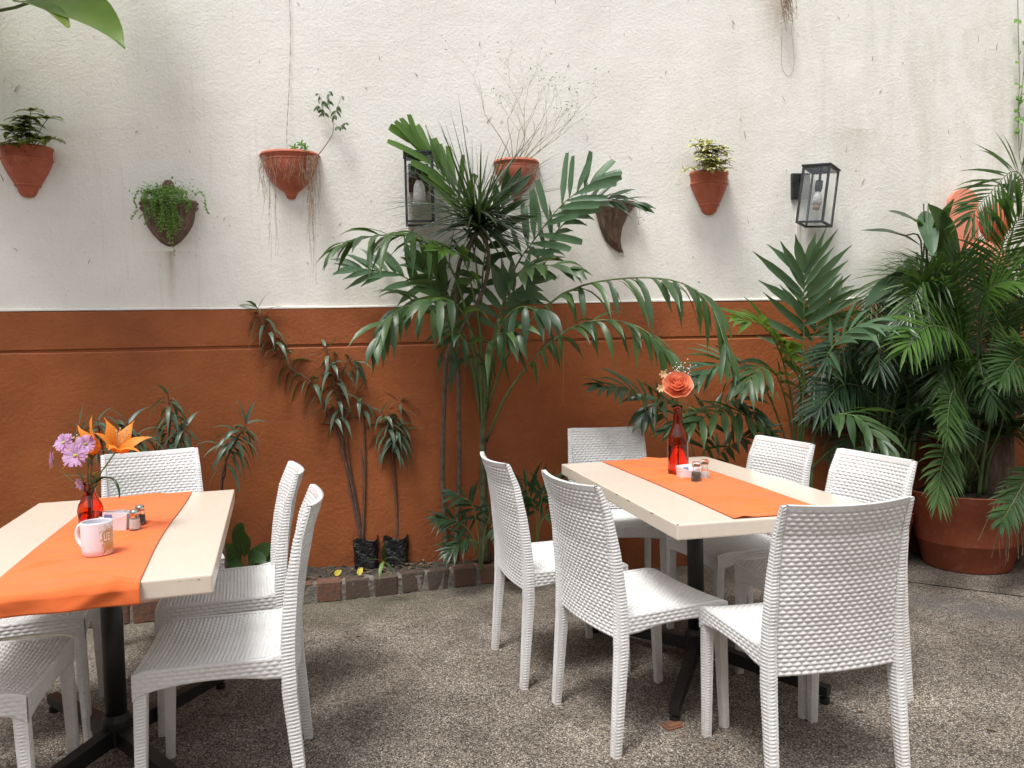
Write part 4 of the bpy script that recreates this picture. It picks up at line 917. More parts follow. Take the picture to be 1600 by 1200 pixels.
def sapling(u, v, main, twigs, label, seed, mat='leaf', leafn=22, ll=.035, lw=.014, off=.06):
    p = onwall(u, v, off); t = empty('sapling', p); tag(t, label, 'plant'); r = random.Random(seed); st = spline([onwall(x,y,off) - p for x,y in main], 14); m = MB(); m.tube(st, [.0035-.0002*i for i in range(14)], 5); m.build('stem', M['twig'], t, True)
    for tw in twigs:
        q = spline([onwall(x,y,off+r.gauss(0,.02)) - p for x,y in tw], 8); m = MB(); m.tube(q, .0012, 4); b = m.build('twig', M['twig'], t)
        for i in range(leafn//max(1,len(twigs))):
            pp_ = q[r.randint(3,7)]; leaf_obj('leaf', M[mat], b, pp_, V((r.gauss(0,.5), -.3+r.gauss(0,.4), -.7)), V((0,-1,.1)), ll*r.uniform(.6,1.2), lw, .4, 'ovate', 4, .2)
sapling(494, 246, [(494,246),(508,228),(520,208),(520,190),(516,172)], [[(520,192),(524,176),(534,150)],[(516,174),(505,160),(497,146)],[(517,176),(514,160),(514,142)],[(520,190),(528,198),(540,192)],[(518,185),(505,175),(498,165)]], 'slender sapling with sparse small leaves rising from the round planter', 4, 'leaf', 45, .04, .014)
p = onwall(468, 240, .07); t = empty('seedling', p); tag(t, 'tiny bright green seedling in the round planter', 'plant'); r = random.Random(2)
for du, dv in ((-8,-8),(3,-14),(8,-9)):
    e = onwall(468+du, 240+dv, .08)-p; m = MB(); m.tube([V((0,0,-.02)), e], .0014, 4); s_ = m.build('stem', M['stem'], t)
    for i in range(5): a = i*1.26; leaf_obj('leaf', M['creeper'], s_, e, V((math.cos(a),-.3,math.sin(a)*.6+.2)), V((0,-.7,.7)), .03, .018, .4, 'ovate', 4)
# twiggy shrub in the half hidden pot
def twiggy(u, v, label, seed):
    p = onwall(u, v, .06); t = empty('twiggy_shrub', p, WA); tag(t, label, 'plant'); r = random.Random(seed); m = MB(); lf = MB()
    def grow(q, d, L_, rad, depth):
        n = 4; pts = [q.copy()]
        for i in range(n): d = (d + V((r.gauss(0,.12), r.gauss(0,.08), r.gauss(.05,.08)))).normalized(); q = q + d*L_/n; pts.append(q.copy())
        m.tube(pts, [rad*(1-.5*i/n) for i in range(n+1)], 4 if depth < 2 else 3, False)
        if depth < 4:
            for k in range(2 if depth < 3 else 3): grow(pts[-1] if k else pts[r.randint(2,4)], (d + V((r.gauss(0,.5), r.gauss(0,.25), r.gauss(.1,.22)))).normalized(), L_*r.uniform(.55,.85), rad*.55, depth+1)
        else:
            for k in range(2):
                if r.random() < .5: blade(lf, pts[-1], V((r.gauss(0,1),-.3,r.gauss(0,.6))), V((0,-1,.2)), r.uniform(.008,.016), .005, .3, 'ovate', 3)
    for dx, dz, L_ in ((-.12,1,.24),(.1,.9,.18),(.35,.9,.2),(.55,.8,.22),(.75,.75,.24),(.2,1,.2),(.45,.9,.24),(-.2,1,.3),(.9,.65,.22),(.3,.95,.26),(.65,.8,.2)): grow(V((dx*.06,0,-.02)), V((dx,-.05,dz)).normalized(), L_, .0026, 1)
    kind(m.build('twigs', M['paletwig'], t), 'stuff'); kind(lf.build('tiny_leaves', M['creeper'], t), 'stuff')
twiggy(803, 250, 'wispy bare shrub with fine twigs in the planter behind the palm', 6)
for i in range(6):
    pass
t = empty('withered_sprig', onwall(1000, 325, .03)); tag(t, 'small withered brown sprig hanging beside the horn planter', 'plant'); r = random.Random(1); m = MB(); m.tube([V((0,0,0)), V((-.005,0,-.04)), V((-.01,0,-.09))], .001, 3); m.build('stem', M['twig'], t); m = MB(); scatter_leaves(m, (-.008,0,-.06), 12, (.012,.01,.03), .022, .012, r); kind(m.build('shrivelled_leaves', M['litter'], t), 'stuff')
# big pothos leaf reaching in at the top left, on its vine
t = empty('pothos_vine', at(-60, 20, 3.75)); tag(t, 'large green and yellow pothos leaf reaching in at top left', 'plant'); o0 = t.location.copy()
m = MB(); m.tube(spline([at(x,y,Y)-o0 for x,y,Y in ((-260,-60,3.6),(-150,10,3.7),(-60,20,3.75),(30,10,3.75),(110,-30,3.78))], 16), .007, 6); m.build('stem', M['stem'], t, True)
def broad(parent, name, mat, P, W, up, n=12, fold=.15, prof='heart', wavy=.02, off=V((0,0,0)), lob=1.):
    pts = spline([V(q)-off for q in P], n+1); m = MB(); k = 5
    for i in range(n+1):
        s = i/n; d = (pts[min(n,i+1)]-pts[max(0,i-1)]).normalized(); sd = d.cross(V(up)).normalized(); u_ = sd.cross(d)
        w = W/2*PROF[prof](s)
        for j in range(k):
            q = (j/(k-1)-.5)*2; m.v.append(tuple(pts[i] + sd*(w*q) + u_*(fold*w*abs(q)**1.3 + wavy*W*math.sin(s*9+q*2)*abs(q))))
    m.f = grid_faces(k, n+1, 0, False); m.m = [0]*len(m.f); return m.build(name, M[mat], parent, True)
broad(t, 'leaf', 'pothos', [at(48,-12,3.7), at(95,-2,3.62), at(140,22,3.55), at(176,50,3.5), at(196,76,3.48)], .27, (.25,-.75,.62), 14, .12, 'heart', .025, o0)
broad(t, 'leaf', 'pothos', [at(20,2,3.72), at(52,8,3.6), at(85,22,3.5), at(108,44,3.45)], .10, (.2,-.5,.85), 12, .4, 'ovate', .03, o0)
for i, (x, y) in enumerate(((-30,-60),(60,-70),(-120,-30),(-90,70),(150,-100),(-60,-130),(40,-150),(-180,-90),(120,-180))):
    broad(t, 'leaf', 'pothos', [at(x-70,y-30,3.7), at(x-30,y-5,3.55), at(x+5,y+20,3.45), at(x+20,y+40,3.42)], .26, (.2,-.4,.9), 12, .15, 'heart', .03, o0)
rp = random.Random(77)  # unseen leaves above the frame, added to shade the left of the wall
for i in range(34):
    c = V((rp.uniform(-3.5,-1.75), rp.uniform(3.15,3.85), rp.uniform(3.2,3.95))); a = rp.uniform(-2.6,-.4); d = V((math.cos(a),math.sin(a),-.25)).normalized()*rp.uniform(.16,.24)
    broad(t, 'leaf', 'pothos', [c, c+d*.5+V((0,0,.02)), c+d+V((0,0,-.02)), c+d*1.45+V((0,0,-.09))], rp.uniform(.2,.3), (.1,-.3,.95), 9, .15, 'heart', .03, o0)
m = MB()
for k in range(4): m.tube(spline([V((-3.8,3.3+.15*k,3.3+.15*k)), V((-3.0,3.4+.1*k,3.6)), V((-2.4,3.5+.08*k,3.45+.1*k)), V((-1.8,3.5,3.6+.08*k))], 16), .008, 5)
m.v = [tuple(V(q)-o0) for q in m.v]; kind(m.build('vine_runners', M['stem'], t, True), 'stuff')
# thin vine down the right edge of the wall
t = empty('climbing_vine', onwall(1594, 240, 0)); tag(t, 'thin green vine hanging down the wall at the right edge', 'plant'); o0 = t.location.copy(); r = random.Random(14)
for path in ([(1590,-20),(1591,40),(1592,90),(1593,125),(1592,150),(1591,185),(1592,215),(1593,245),(1598,262)], [(1602,20),(1600,100),(1597,140),(1592,170),(1597,200),(1594,235)]):
    q = spline([onwall(x,y,.02)-o0 for x,y in path], 30); m = MB(); m.tube(q, .0022, 5); s_ = m.build('stem', M['stem'], t, True)
    for i in range(13):
        p_ = q[r.randint(0,29)]; a = r.uniform(0,2*PI); leaf_obj('leaf', M['creeper'], s_, p_, V((math.cos(a),-.4,math.sin(a)*.5)), V((0,-.8,.5)), r.uniform(.03,.055), r.uniform(.02,.032), .8, 'ovate', 5, .2)

# ================================================================== PLANTS IN THE BED
def plant(name, p, label, cat='plant', group=None):
    t = empty(name, p); return tag(t, label, cat, group)
def rel(P, o): return [V(q)-o for q in P]

# ---- dracaena with two thin trunks and one spiky crown
def dracaena():
    b = onz(706, 880, .1); t = plant('dracaena_tree', b, 'spiky dark dracaena with two thin ringed trunks beside the palm', 'tree'); r = random.Random(12)
    T1 = [(700,882),(692,760),(694,620),(700,552),(724,510),(750,465),(762,426),(763,393),(753,360)]; T2 = [(711,880),(717,760),(717,640),(715,540),(712,475),(717,415),(731,386),(746,358)]
    for P, y0 in ((T1, b.y), (T2, b.y+.01)):
        q = rel(pxs((y0, b.y-.28), *P), b); pts = spline(q, 150); m = MB()
        rad = [(.0135-.004*i/149)*(1+.06*(i % 3 == 0)) + (.008*(1-i/6) if i < 6 else 0) for i in range(150)]; m.tube(pts, rad, 8); m.build('trunk', M['bark'], t)
    for c, n, ln in ((at(750,352,b.y-.30)-b, 95, .46), (at(741,338,b.y-.27)-b, 85, .50)):
        for i in range(n):
            z = r.uniform(-.45, 1.0); a = r.uniform(0, 2*PI); h = math.sqrt(max(0,1-z*z)); d = V((h*math.cos(a), h*math.sin(a)*.8, z)); L_ = ln*r.uniform(.75,1.15)*(.8 if z < 0 else 1)
            leaf_obj('leaf', M['dracaena'], t, c + d*.012 + V((0,0,r.uniform(-.04,.05))), d, V((r.gauss(0,.3),-.5,1)) if abs(z) < .85 else V((1,-.4,.1)), L_, r.uniform(.014,.021), .5 if z < .5 else .12, 'spike', 6, .35)
    return t
dracaena()

# ---- central broad-leaved palm
def central_palm():
    b = onz(757, 872, .1); b.y = min(b.y, 4.36); t = plant('broadleaf_palm', b, 'large central palm with broad arching fronds in front of the wall', 'palm'); Y = b.y
    m = MB(); pts = spline(rel(pxs((Y, Y-.06), (757,874),(756,800),(755,740),(754,690),(757,630)), b), 40); m.tube(pts, [.025-.009*i/39 + .002*(i % 9 == 0) + .012*max(0,1-i/5) for i in range(40)], 10); m.build('stem', M['palmstem'], t, True)
    up = (0,-.45,.9); fz = (0,-1,.25)
    S = [ # points, (y0,y1), n, length, width, mat, prof, droop, normal, seed, start, lift
     ([(754,660),(751,540),(746,430),(728,342),(696,280),(650,226)], (Y-.02,Y-.14), 9, .28, .044, 'leaf_bright', 'trunc', .2, (.25,-.9,.45), 1, .62, .15),
     ([(752,650),(735,520),(705,420),(655,374),(590,368),(535,385)], (Y-.02,Y-.55), 14, .30, .038, 'leaf', 'palm', 1.5, (0,-.45,.9), 2, .35, .35),
     ([(752,660),(735,560),(700,500),(650,478),(612,492),(592,528)], (Y-.02,Y-.6), 13, .27, .038, 'leaf', 'palm', 1.7, up, 3, .35, .3),
     ([(750,640),(725,540),(680,470),(625,430),(560,420)], (Y,Y-.15), 13, .24, .04, 'leaf_silver', 'palm', .4, (0,-.8,.6), 4, .35, .2),
     ([(757,640),(770,540),(800,430),(838,370),(880,318),(925,285)], (Y-.01,Y-.14), 12, .28, .042, 'leaf_silver', 'trunc', .2, (-.3,-.9,.35), 5, .38, .12),
     ([(758,640),(785,520),(830,420),(885,345),(940,312),(990,318)], (Y,Y-.1), 15, .22, .036, 'leaf_dark', 'palm', .5, (0,-.55,.85), 6, .4, .2),
     ([(758,650),(790,560),(838,492),(905,448),(990,434),(1065,442),(1112,480),(1135,545)], (Y-.02,Y-.75), 19, .31, .036, 'leaf', 'palm', 1.75, (.05,-.3,.95), 7, .3, .1),
     ([(760,690),(790,620),(835,560),(890,514),(945,500),(1000,512),(1040,548)], (Y-.02,Y-.6), 16, .26, .034, 'leaf', 'palm', 1.65, (.05,-.35,.93), 8, .3, .1),
     ([(755,650),(748,560),(728,500),(705,470),(675,470)], (Y-.03,Y-.55), 5, .34, .044, 'leaf', 'palm', 2.2, up, 9, .45, .2),
     ([(757,650),(765,570),(785,505),(812,480),(840,485)], (Y-.03,Y-.5), 5, .33, .044, 'leaf_dark', 'palm', 2.2, up, 10, .45, .2),
     ([(756,700),(756,620),(760,560),(775,525),(795,520)], (Y-.02,Y-.4), 4, .32, .042, 'leaf', 'palm', 2.4, up, 11, .5, .15),
     ([(755,700),(750,600),(738,545),(718,525)], (Y-.02,Y-.45), 4, .30, .042, 'leaf_dark', 'palm', 2.2, up, 21, .5, .15),
     ([(757,640),(752,520),(755,420),(770,350),(800,300)], (Y,Y-.1), 10, .24, .045, 'leaf_dark', 'palm', .3, fz, 12, .4, .15),
     ([(753,640),(730,540),(700,460),(665,420)], (Y,Y-.08), 9, .25, .045, 'leaf', 'palm', .5, fz, 13, .4, .15),
     ([(756,630),(750,520),(735,440),(720,400),(690,390)], (Y,Y-.3), 8, .22, .05, 'leaf_bright', 'palm', .6, up, 14, .5, .15),
     ([(758,630),(775,520),(800,440),(840,415),(890,420)], (Y,Y-.35), 9, .22, .045, 'leaf', 'palm', .9, up, 15, .45, .1),
     ([(757,640),(768,540),(790,470),(825,440)], (Y,Y-.2), 8, .24, .05, 'leaf_silver', 'palm', .4, fz, 16, .45, .1)]
    for P, yy, n, L_, W, mt, pf, dr, nr, sd, st, lf in S: frond(t, rel(pxs(yy, *P), b), n, L_, W, M[mt], pf, dr, nr, start=st, rad=.0085, seed=sd, lift=lf, a0=36 if sd == 1 else 52 if sd in (7,8,2,3) else 68, a1=12 if sd == 1 else 20)
    # dry fibres hanging from the fronds
    m = MB(); r = random.Random(4)
    for u, v, L_ in ((862,470,.35),(878,480,.5),(840,520,.3)):
        q = at(u,v,Y-.2)-b; m.tube([q, q+V((.004,0,-L_*.5)), q+V((-.004,0,-L_))], .0012, 3)
    kind(m.build('hanging_fibres', M['twig'], t), 'stuff'); return t
central_palm()

# ---- young palms at its foot and behind the chairs
def young_palm(u, v, Y, fr, label, seed, mat='leaf', z=.1, L_=.2, W=.03, n=9, prof='palm'):
    b = at(u, v, Y); b.z = z; t = plant('young_palm', b, label, 'palm'); r = random.Random(seed)
    for i, (P, dy) in enumerate(fr): frond(t, rel([b] + [at(x, y, Y + dy*(k+1)/len(P)) for k, (x, y) in enumerate(P)], b), n, L_, W, M[mat], prof, .7, (0,-.5,.85), start=.4, rad=.004, seed=seed+i, lift=.15)
    return t
young_palm(752, 875, 4.22, [([(740,840),(715,815),(690,812)],-.1),([(745,820),(735,785),(712,775)],-.05),([(758,830),(775,790),(790,780)],-.08),([(760,845),(785,830),(800,845)],-.15),([(748,850),(725,845),(705,860)],-.15)], 'small young palm at the foot of the large central palm', 31, 'leaf_dark', .1, .15, .022, 9)
young_palm(835, 870, 4.25, [([(838,810),(825,770),(805,752)],-.1),([(842,810),(850,770),(868,760)],-.1),([(845,820),(865,800),(885,815)],-.15),([(830,820),(808,800),(790,820)],-.15)], 'young palm growing behind the left chairs of the bottle table', 34, 'leaf_dark', .1, .19, .03, 8)

# ---- right-hand group of broad palms
def right_palm():
    b = V((1.62, 4.42, 0)); t = plant('broadleaf_palm', b, 'broad leaved palm with upright fan frond behind the right chairs', 'palm'); Y = 4.42
    m = MB()
    for x in (-.03,.02,.05): m.tube([V((x,0,0)), V((x*1.2,-.01,.4)), V((x*1.4,-.02,.75))], [.016,.012,.009], 7)
    m.build('stem', M['stem'], t, True)
    up = (0,-.45,.9); c0 = (1245,760)
    S = [([c0,(1254,640),(1256,540),(1256,470),(1257,425)], (Y,Y-.12), 11, .36, .048, 'leaf_silver', 'palm', .12, (0,-1,.2), 1, .42, .08),
     ([c0,(1240,650),(1222,560),(1195,512),(1160,500)], (Y,Y-.35), 12, .24, .042, 'leaf_bright', 'palm', .5, up, 2, .45, .2),
     ([c0,(1262,640),(1290,560),(1335,512),(1395,512)], (Y,Y-.4), 12, .25, .038, 'leaf_silver', 'palm', .8, up, 3, .42, .1),
     ([c0,(1225,680),(1190,600),(1140,568),(1095,585)], (Y,Y-.45), 12, .26, .038, 'leaf_silver', 'palm', .75, up, 4, .42, .1),
     ([c0,(1265,700),(1290,655),(1335,650),(1375,690)], (Y,Y-.6), 11, .26, .042, 'leaf', 'palm', .9, up, 5, .4, .05),
     ([c0,(1225,700),(1180,655),(1125,645),(1075,665)], (Y,Y-.5), 11, .26, .042, 'leaf', 'palm', .8, up, 6, .4, .1),
     ([c0,(1235,660),(1215,590),(1190,575),(1165,600)], (Y,Y-.5), 9, .24, .038, 'leaf', 'palm', .9, up, 7, .4, .1),
     ([c0,(1250,640),(1262,560),(1280,500),(1300,470)], (Y,Y+.02), 9, .26, .045, 'leaf', 'palm', .4, (0,-1,.3), 8, .4, .1),
     ([c0,(1250,660),(1250,600),(1235,560),(1225,540)], (Y,Y-.3), 9, .22, .04, 'leaf_bright', 'palm', .5, up, 9, .4, .2),
     ([c0,(1280,720),(1310,700),(1345,720),(1360,770)], (Y,Y-.4), 9, .22, .038, 'leaf_dark', 'palm', .9, up, 10, .3, .1)]
    for P, yy, n, L_, W, mt, pf, dr, nr, sd, st, lf in S: frond(t, rel(pxs(yy, *P), b), n, L_, W, M[mt], pf, dr, nr, start=st, rad=.0075, seed=sd+40, lift=lf)
right_palm()
young_palm(1090, 800, 4.5, [([(1070,720),(1030,640),(985,608),(940,603)],-.35),([(1085,720),(1060,650),(1030,625),(1010,650)],-.3),([(1100,720),(1115,650),(1150,625),(1180,650)],-.35),([(1095,740),(1100,690),(1080,660),(1050,670)],-.4),([(1110,740),(1150,690),(1190,680)],-.3)], 'low dark palm between the tall bottle and the right palms', 50, 'leaf_dark', 0, .22, .036, 10)

# ---- areca palms in large terracotta planters
def planter(p, R, h, label):
    t = empty('terracotta_planter', p); tag(t, label, 'planter', 'large terracotta planters'); m = MB()
    m.lathe([(.0,.0),(R*.66,.0),(R*.69,.012),(R*.78,h*.34),(R*.805,h*.345),(R*.815,h*.37),(R*.93,h*.83),(R*.96,h*.84),(R*.97,h*.985),(R,h),(R*.97,h*1.01),(R*.90,h),(R*.88,h*.9)], 48); m.build('pot_body', M['terra2'], t, True)
    m = MB(); m.lathe([(0,h*.92),(R*.89,h*.92)], 32); m.build('potting_soil', M['soil'], t); return t
def areca(base, z, fr, label, seed, mat='areca', canes=7, filler=10, reach=(.5,.9), L_=.28, W=.0155, nl=34, height=(.9,1.4), low=3):
    b = V((base[0], base[1], z)); t = plant('areca_palm', b, label, 'palm', 'feathery palms in the corner'); r = random.Random(seed)
    for i in range(canes):
        a = r.uniform(0,2*PI); d = r.uniform(.02,.12); q = V((d*math.cos(a), d*math.sin(a), 0)); m = MB(); e = q*2 + V((0,0,r.uniform(.3,.55))); m.tube(spline([q, q*1.3+V((0,0,.2)), e], 10), [.013-.0006*k for k in range(10)], 7); m.build('cane', M['stem'], t, True)
    for i, (P, yy, mt, nr, *ex) in enumerate(fr):
        k = len(P); frond(t, rel([V((b.x, b.y, z+.05))] + pxs(yy, *P), b), nl, ex[0] if ex else L_, W, M[mt], 'palm', .45, nr, a0=62, a1=25, start=.45, rad=.006, joined=True, seed=seed*7+i, lift=.18, n=5, jit=.07)
    for i in range(filler+low):
        a = r.uniform(0, 2*PI); H_ = r.uniform(*height); R_ = r.uniform(*reach)
        if i >= filler: H_ = r.uniform(.42,.8); R_ = r.uniform(.22,.36)
        dx, dy = math.cos(a), math.sin(a)*.75 - .1
        P = [V((0,0,.02)), V((dx*R_*.12, dy*R_*.12, H_*.45)), V((dx*R_*.35, dy*R_*.35, H_*.85)), V((dx*R_*.7, dy*R_*.7, H_*.98)), V((dx*R_, dy*R_, H_*.82))]
            # keep clear of the wall
        for q in P:
            w = b + q; lim = WD + WT*w.x - .04
            if w.y > lim: q.y -= w.y - lim
        frond(t, P, nl, L_*r.uniform(.8,1.05), W, M[mat], 'palm', .5, (dx*-.35,-.3+dy*-.2,.9), a0=62, a1=25, start=.38, rad=.006, joined=True, seed=seed*17+i, lift=.15, n=5, jit=.08)
    return t
pa = V((2.62, 4.50, 0)); planter(pa, .335, .44, 'large terracotta planter of feathery palm at the right')
pb = V((2.16, 4.62, 0)); planter(pb, .20, .30, 'small terracotta planter in shade left of the large one'); pc = V((3.12, 4.22, 0)); planter(pc, .30, .42, 'terracotta planter cut off by the right picture edge')
ft = (0,-.75,.6)
areca((2.62,4.5), .41, [
  ([(1545,560),(1565,430),(1590,330),(1600,285),(1580,268),(1540,310),(1515,340)], (4.45,4.1), 'areca', (0,-.95,.3)),
  ([(1525,560),(1540,480),(1560,400),(1590,345),(1625,320)], (4.45,4.0), 'areca', (-.2,-1,.25)),
  ([(1530,650),(1515,560),(1490,520),(1450,510),(1415,545)], (4.4,3.9), 'leaf_bright', ft),
  ([(1550,650),(1570,580),(1600,545),(1640,535)], (4.4,3.8), 'leaf_silver', ft),
  ([(1525,690),(1505,630),(1490,610),(1482,640),(1480,680)], (4.35,3.8), 'areca', (0,-1,.2), .19),
  ([(1530,740),(1510,700),(1485,690),(1472,725),(1465,780)], (4.3,3.8), 'leaf', (0,-1,.2), .2),
  ([(1560,680),(1575,610),(1600,585),(1630,600),(1640,650)], (4.35,3.8), 'areca', ft),
  ([(1535,600),(1530,500),(1540,460),(1575,440),(1620,450)], (4.45,4.0), 'leaf_bright', ft),
  ([(1520,640),(1480,560),(1450,480),(1440,440)], (4.45,4.3), 'areca', (0,-1,.3)),
  ([(1525,640),(1500,540),(1495,460),(1500,400)], (4.5,4.35), 'leaf_silver', (0,-1,.3))],
  'tall feathery palm filling the large terracotta planter', 3, canes=9, filler=14, reach=(.3,.6), nl=34, height=(.95,1.45), low=10)
areca((2.16,4.62), .28, [([(1420,640),(1390,560),(1340,530),(1290,560)], (4.55,4.2), 'leaf_dark', ft), ([(1430,660),(1420,560),(1390,520),(1350,520)], (4.55,4.25), 'areca', ft), ([(1415,680),(1370,620),(1320,600),(1280,640)], (4.5,4.1), 'leaf_dark', ft)],
  'dark feathery palm in the shade left of the large planter', 5, 'leaf_dark', 6, 15, (.35,.8), nl=30, height=(.6,1.1))
areca((3.12,4.22), .39, [([(1625,740),(1615,730),(1600,755),(1580,790),(1565,815)], (4.15,3.85), 'leaf', ft, .15), ([(1640,600),(1620,560),(1590,560),(1565,590)], (4.1,3.85), 'areca', ft, .2)], 'feathery palm at the right picture edge', 6, canes=6, filler=6, reach=(.3,.55), nl=32, height=(.85,1.3))
# dry strands hanging off the edge planter
p = at(1585, 770, 4.0); t = plant('dry_frond', p, 'dry brown palm strands hanging beside the right planter', 'leaf'); m = MB(); r = random.Random(6)
for i in range(26):
    x = r.gauss(0,.05); m.tube([V((x*.4,0,.05)), V((x,r.gauss(0,.03),-.08)), V((x*1.3,r.gauss(0,.03),-r.uniform(.2,.38)))], .0022, 3)
kind(m.build('dry_strands', M['twig'], t), 'stuff')

# ---- heliconia-like broad leaves
def broadleaf_clump():
    b = V((2.28, 4.62, 0)); t = plant('broadleaf_plant', b, 'clump of long broad glossy leaves against the wall at right', 'plant'); Y = 4.5; s0 = b + V((0,0,.1))
    for i, (P, W, mt, u_) in enumerate([([(1440,385),(1410,368),(1385,362),(1345,360)],.075,'leaf_dark',(0,-.5,.9)), ([(1450,370),(1430,345),(1408,336),(1388,330)],.09,'leaf_dark',(0,-.6,.8)), ([(1450,330),(1448,348),(1452,370),(1458,400)],.11,'leaf_silver',(-.2,-1,.2)),
       ([(1440,425),(1405,435),(1375,455),(1352,480)],.10,'leaf_dark',(-.2,-.7,.6)), ([(1445,440),(1425,460),(1400,490),(1388,530)],.12,'leaf',(-.4,-.9,.3)), ([(1450,450),(1440,470),(1425,510),(1412,550)],.12,'leaf_silver',(-.3,-1,.3)), ([(1455,460),(1455,490),(1445,530),(1430,570)],.13,'leaf',(-.2,-1,.3)),
       ([(1470,420),(1480,380),(1470,345),(1450,320)],.11,'leaf',(-.3,-1,.2)), ([(1460,400),(1462,360),(1475,330),(1490,310)],.09,'leaf_dark',(.2,-1,.2)), ([(1435,470),(1410,470),(1385,465),(1365,475)],.09,'leaf_dark',(0,-.4,.9)), ([(1480,450),(1490,420),(1500,400),(1520,390)],.09,'leaf',(.2,-1,.3))]):
        Q = pxs((Y,Y-.25), *P); o = broad(t, 'leaf', mt, Q, W, u_, 12, .22, 'ovate', .02, b); m = MB(); m.tube(spline(rel([s0 + V((.02*(i % 4-1.5),0,0)), s0.lerp(Q[0],.55)+V((0,0,.1)), Q[0], Q[1], Q[2]], b), 20), [.009-.0004*k for k in range(20)], 6); m.build('stalk', M['stem'], o, True)
    m = MB(); m.tube(rel(pxs(4.42, (1456,480),(1448,400),(1443,318)), b), [.006,.006,.003], 5); m.build('spear', M['leaf_dark'], t)
broadleaf_clump()
# ---- coral statue half hidden in the palms
def statue():
    p = at(1540, 700, 4.62); p.z = 0; p = V((2.82, 4.68, 0)); t = plant('garden_statue', p, 'coral painted robed statue with arched back panel, half hidden by palms', 'statue'); m = MB(); n = 40
    prof = [(.19,1.28),(.19,1.35),(.175,1.5),(.155,1.62),(.135,1.74),(.11,1.83),(.07,1.88)]
    for r_, z in prof:
        for j in range(n): a = 2*PI*j/n; q = r_*(1+.07*math.sin(a*9)*(1-.5*(z > 1.7))); m.v.append((q*math.cos(a), q*math.sin(a)*.6, z))
    for i in range(len(prof)-1):
        for j in range(n): m.f.append((i*n+j, i*n+(j+1) % n, (i+1)*n+(j+1) % n, (i+1)*n+j)); m.m.append(0)
    m.build('robe', M['coral'], t, True)
    m = MB(); m.lathe([(0,1.86),(.045,1.87),(.05,1.9),(.075,1.94),(.085,1.99),(.075,2.05),(.04,2.09),(0,2.1)], 20, c=(.05,-.02,0)); m.build('head', M['coraldark'], t, True)
    m = MB(); k = 16; w = .085; cx = -.09
    pr = [(cx-w, 1.5)] + [(cx+w*math.cos(PI-PI*i/k), 2.12+w*math.sin(PI*i/k)) for i in range(k+1)] + [(cx+w, 1.5)]; nn = len(pr)
    m.add([(x,.05,z) for x, z in pr]+[(x,.09,z) for x, z in pr], [tuple(range(nn)), tuple(range(2*nn-1,nn-1,-1))]+[(i+nn, (i+1) % nn+nn, (i+1) % nn, i) for i in range(nn)]); m.build('arched_panel', M['coral'], t)
    m = MB(); m.lathe([(.20,0),(.20,.08),(.17,.10),(.15,1.2),(.2,1.22),(.2,1.279),(0,1.279)], 30); m.build('added_dark_base', M['carved'], t)  # added base, coloured dark to stand in for the darkness among the fronds
statue()

# ---- narrow-leaved shrubs
def whorl(parent, p, axis, n, ln, w, r, mat='oleander', spread=1.0, up=.25, droop=1.0):
    a = V(axis).normalized(); u = a.cross(V((.2,1,.1))).normalized(); v = a.cross(u)
    for i in range(n):
        th = 2.4*i + r.random()*.6; o = u*math.cos(th)+v*math.sin(th); leaf_obj('leaf', M[mat], parent, p, o*spread + a*(up + r.gauss(0,.2)), a, ln*r.uniform(.75,1.15), w*r.uniform(.8,1.15), droop*r.uniform(.7,1.3), 'lance', 6, .22)
def shrub(u, v, z, Y, stems, label, seed, group=None, mat='oleander', ln=.19, w=.026):
    b = at(u, v, Y); b.z = z; t = plant('narrow_leaved_shrub', b, label, 'plant', group); r = random.Random(seed)
    for P, nodes, dy in stems:
        Q = spline([V((r.gauss(0,.006),r.gauss(0,.006),0))] + rel([at(x, y, Y + dy*(k+1)/len(P)) for k, (x, y) in enumerate(P)], b), 40); m = MB(); m.tube(Q, [(.0075-.0045*i/39)*(1+.12*(i % 4 == 0)) for i in range(40)], 6); s_ = m.build('stem', M['redstem'], t)
        if not nodes: continue
        t0 = min(q[0] for q in nodes) - .20; cnt = int(sum(q[1] for q in nodes)*1.05)
        for c in range(cnt):
            tt = t0 + (1-t0)*(c/cnt)**.9; i = min(38, int(tt*39)); ax = (Q[i+1]-Q[max(0,i-1)]).normalized(); fr_ = tt*39 - i; pp_ = Q[i].lerp(Q[i+1], min(1, max(0, fr_)))
            th = 2.4*c + r.gauss(0,.3); uu = ax.cross(V((.2,1,.1))).normalized(); vv = ax.cross(uu); o = uu*math.cos(th)+vv*math.sin(th); o = V((o.x, o.y*.6, o.z)); k = .78 + .22*math.sin(PI*min(1, .25+(tt-t0)/(1-t0)*.75)); tip = tt > .95
            leaf_obj('leaf', M[mat], s_, pp_, o + ax*(.75 if tip else .35 + r.gauss(0,.15)), ax, ln*k*r.uniform(.75,1.15), w*k*r.uniform(.75,1.05), r.uniform(.8,1.5) if tip else r.uniform(1.4,2.9), 'lance', 7, .22)
up8 = [(1.0,9,.8),(.97,6,.95),(.94,6,1.),(.9,6,1.),(.86,5,1.),(.82,5,1.),(.78,4,.95),(.73,4,.9)]
bgA = onz(573, 888, .1); bgB = onz(620, 884, .1)
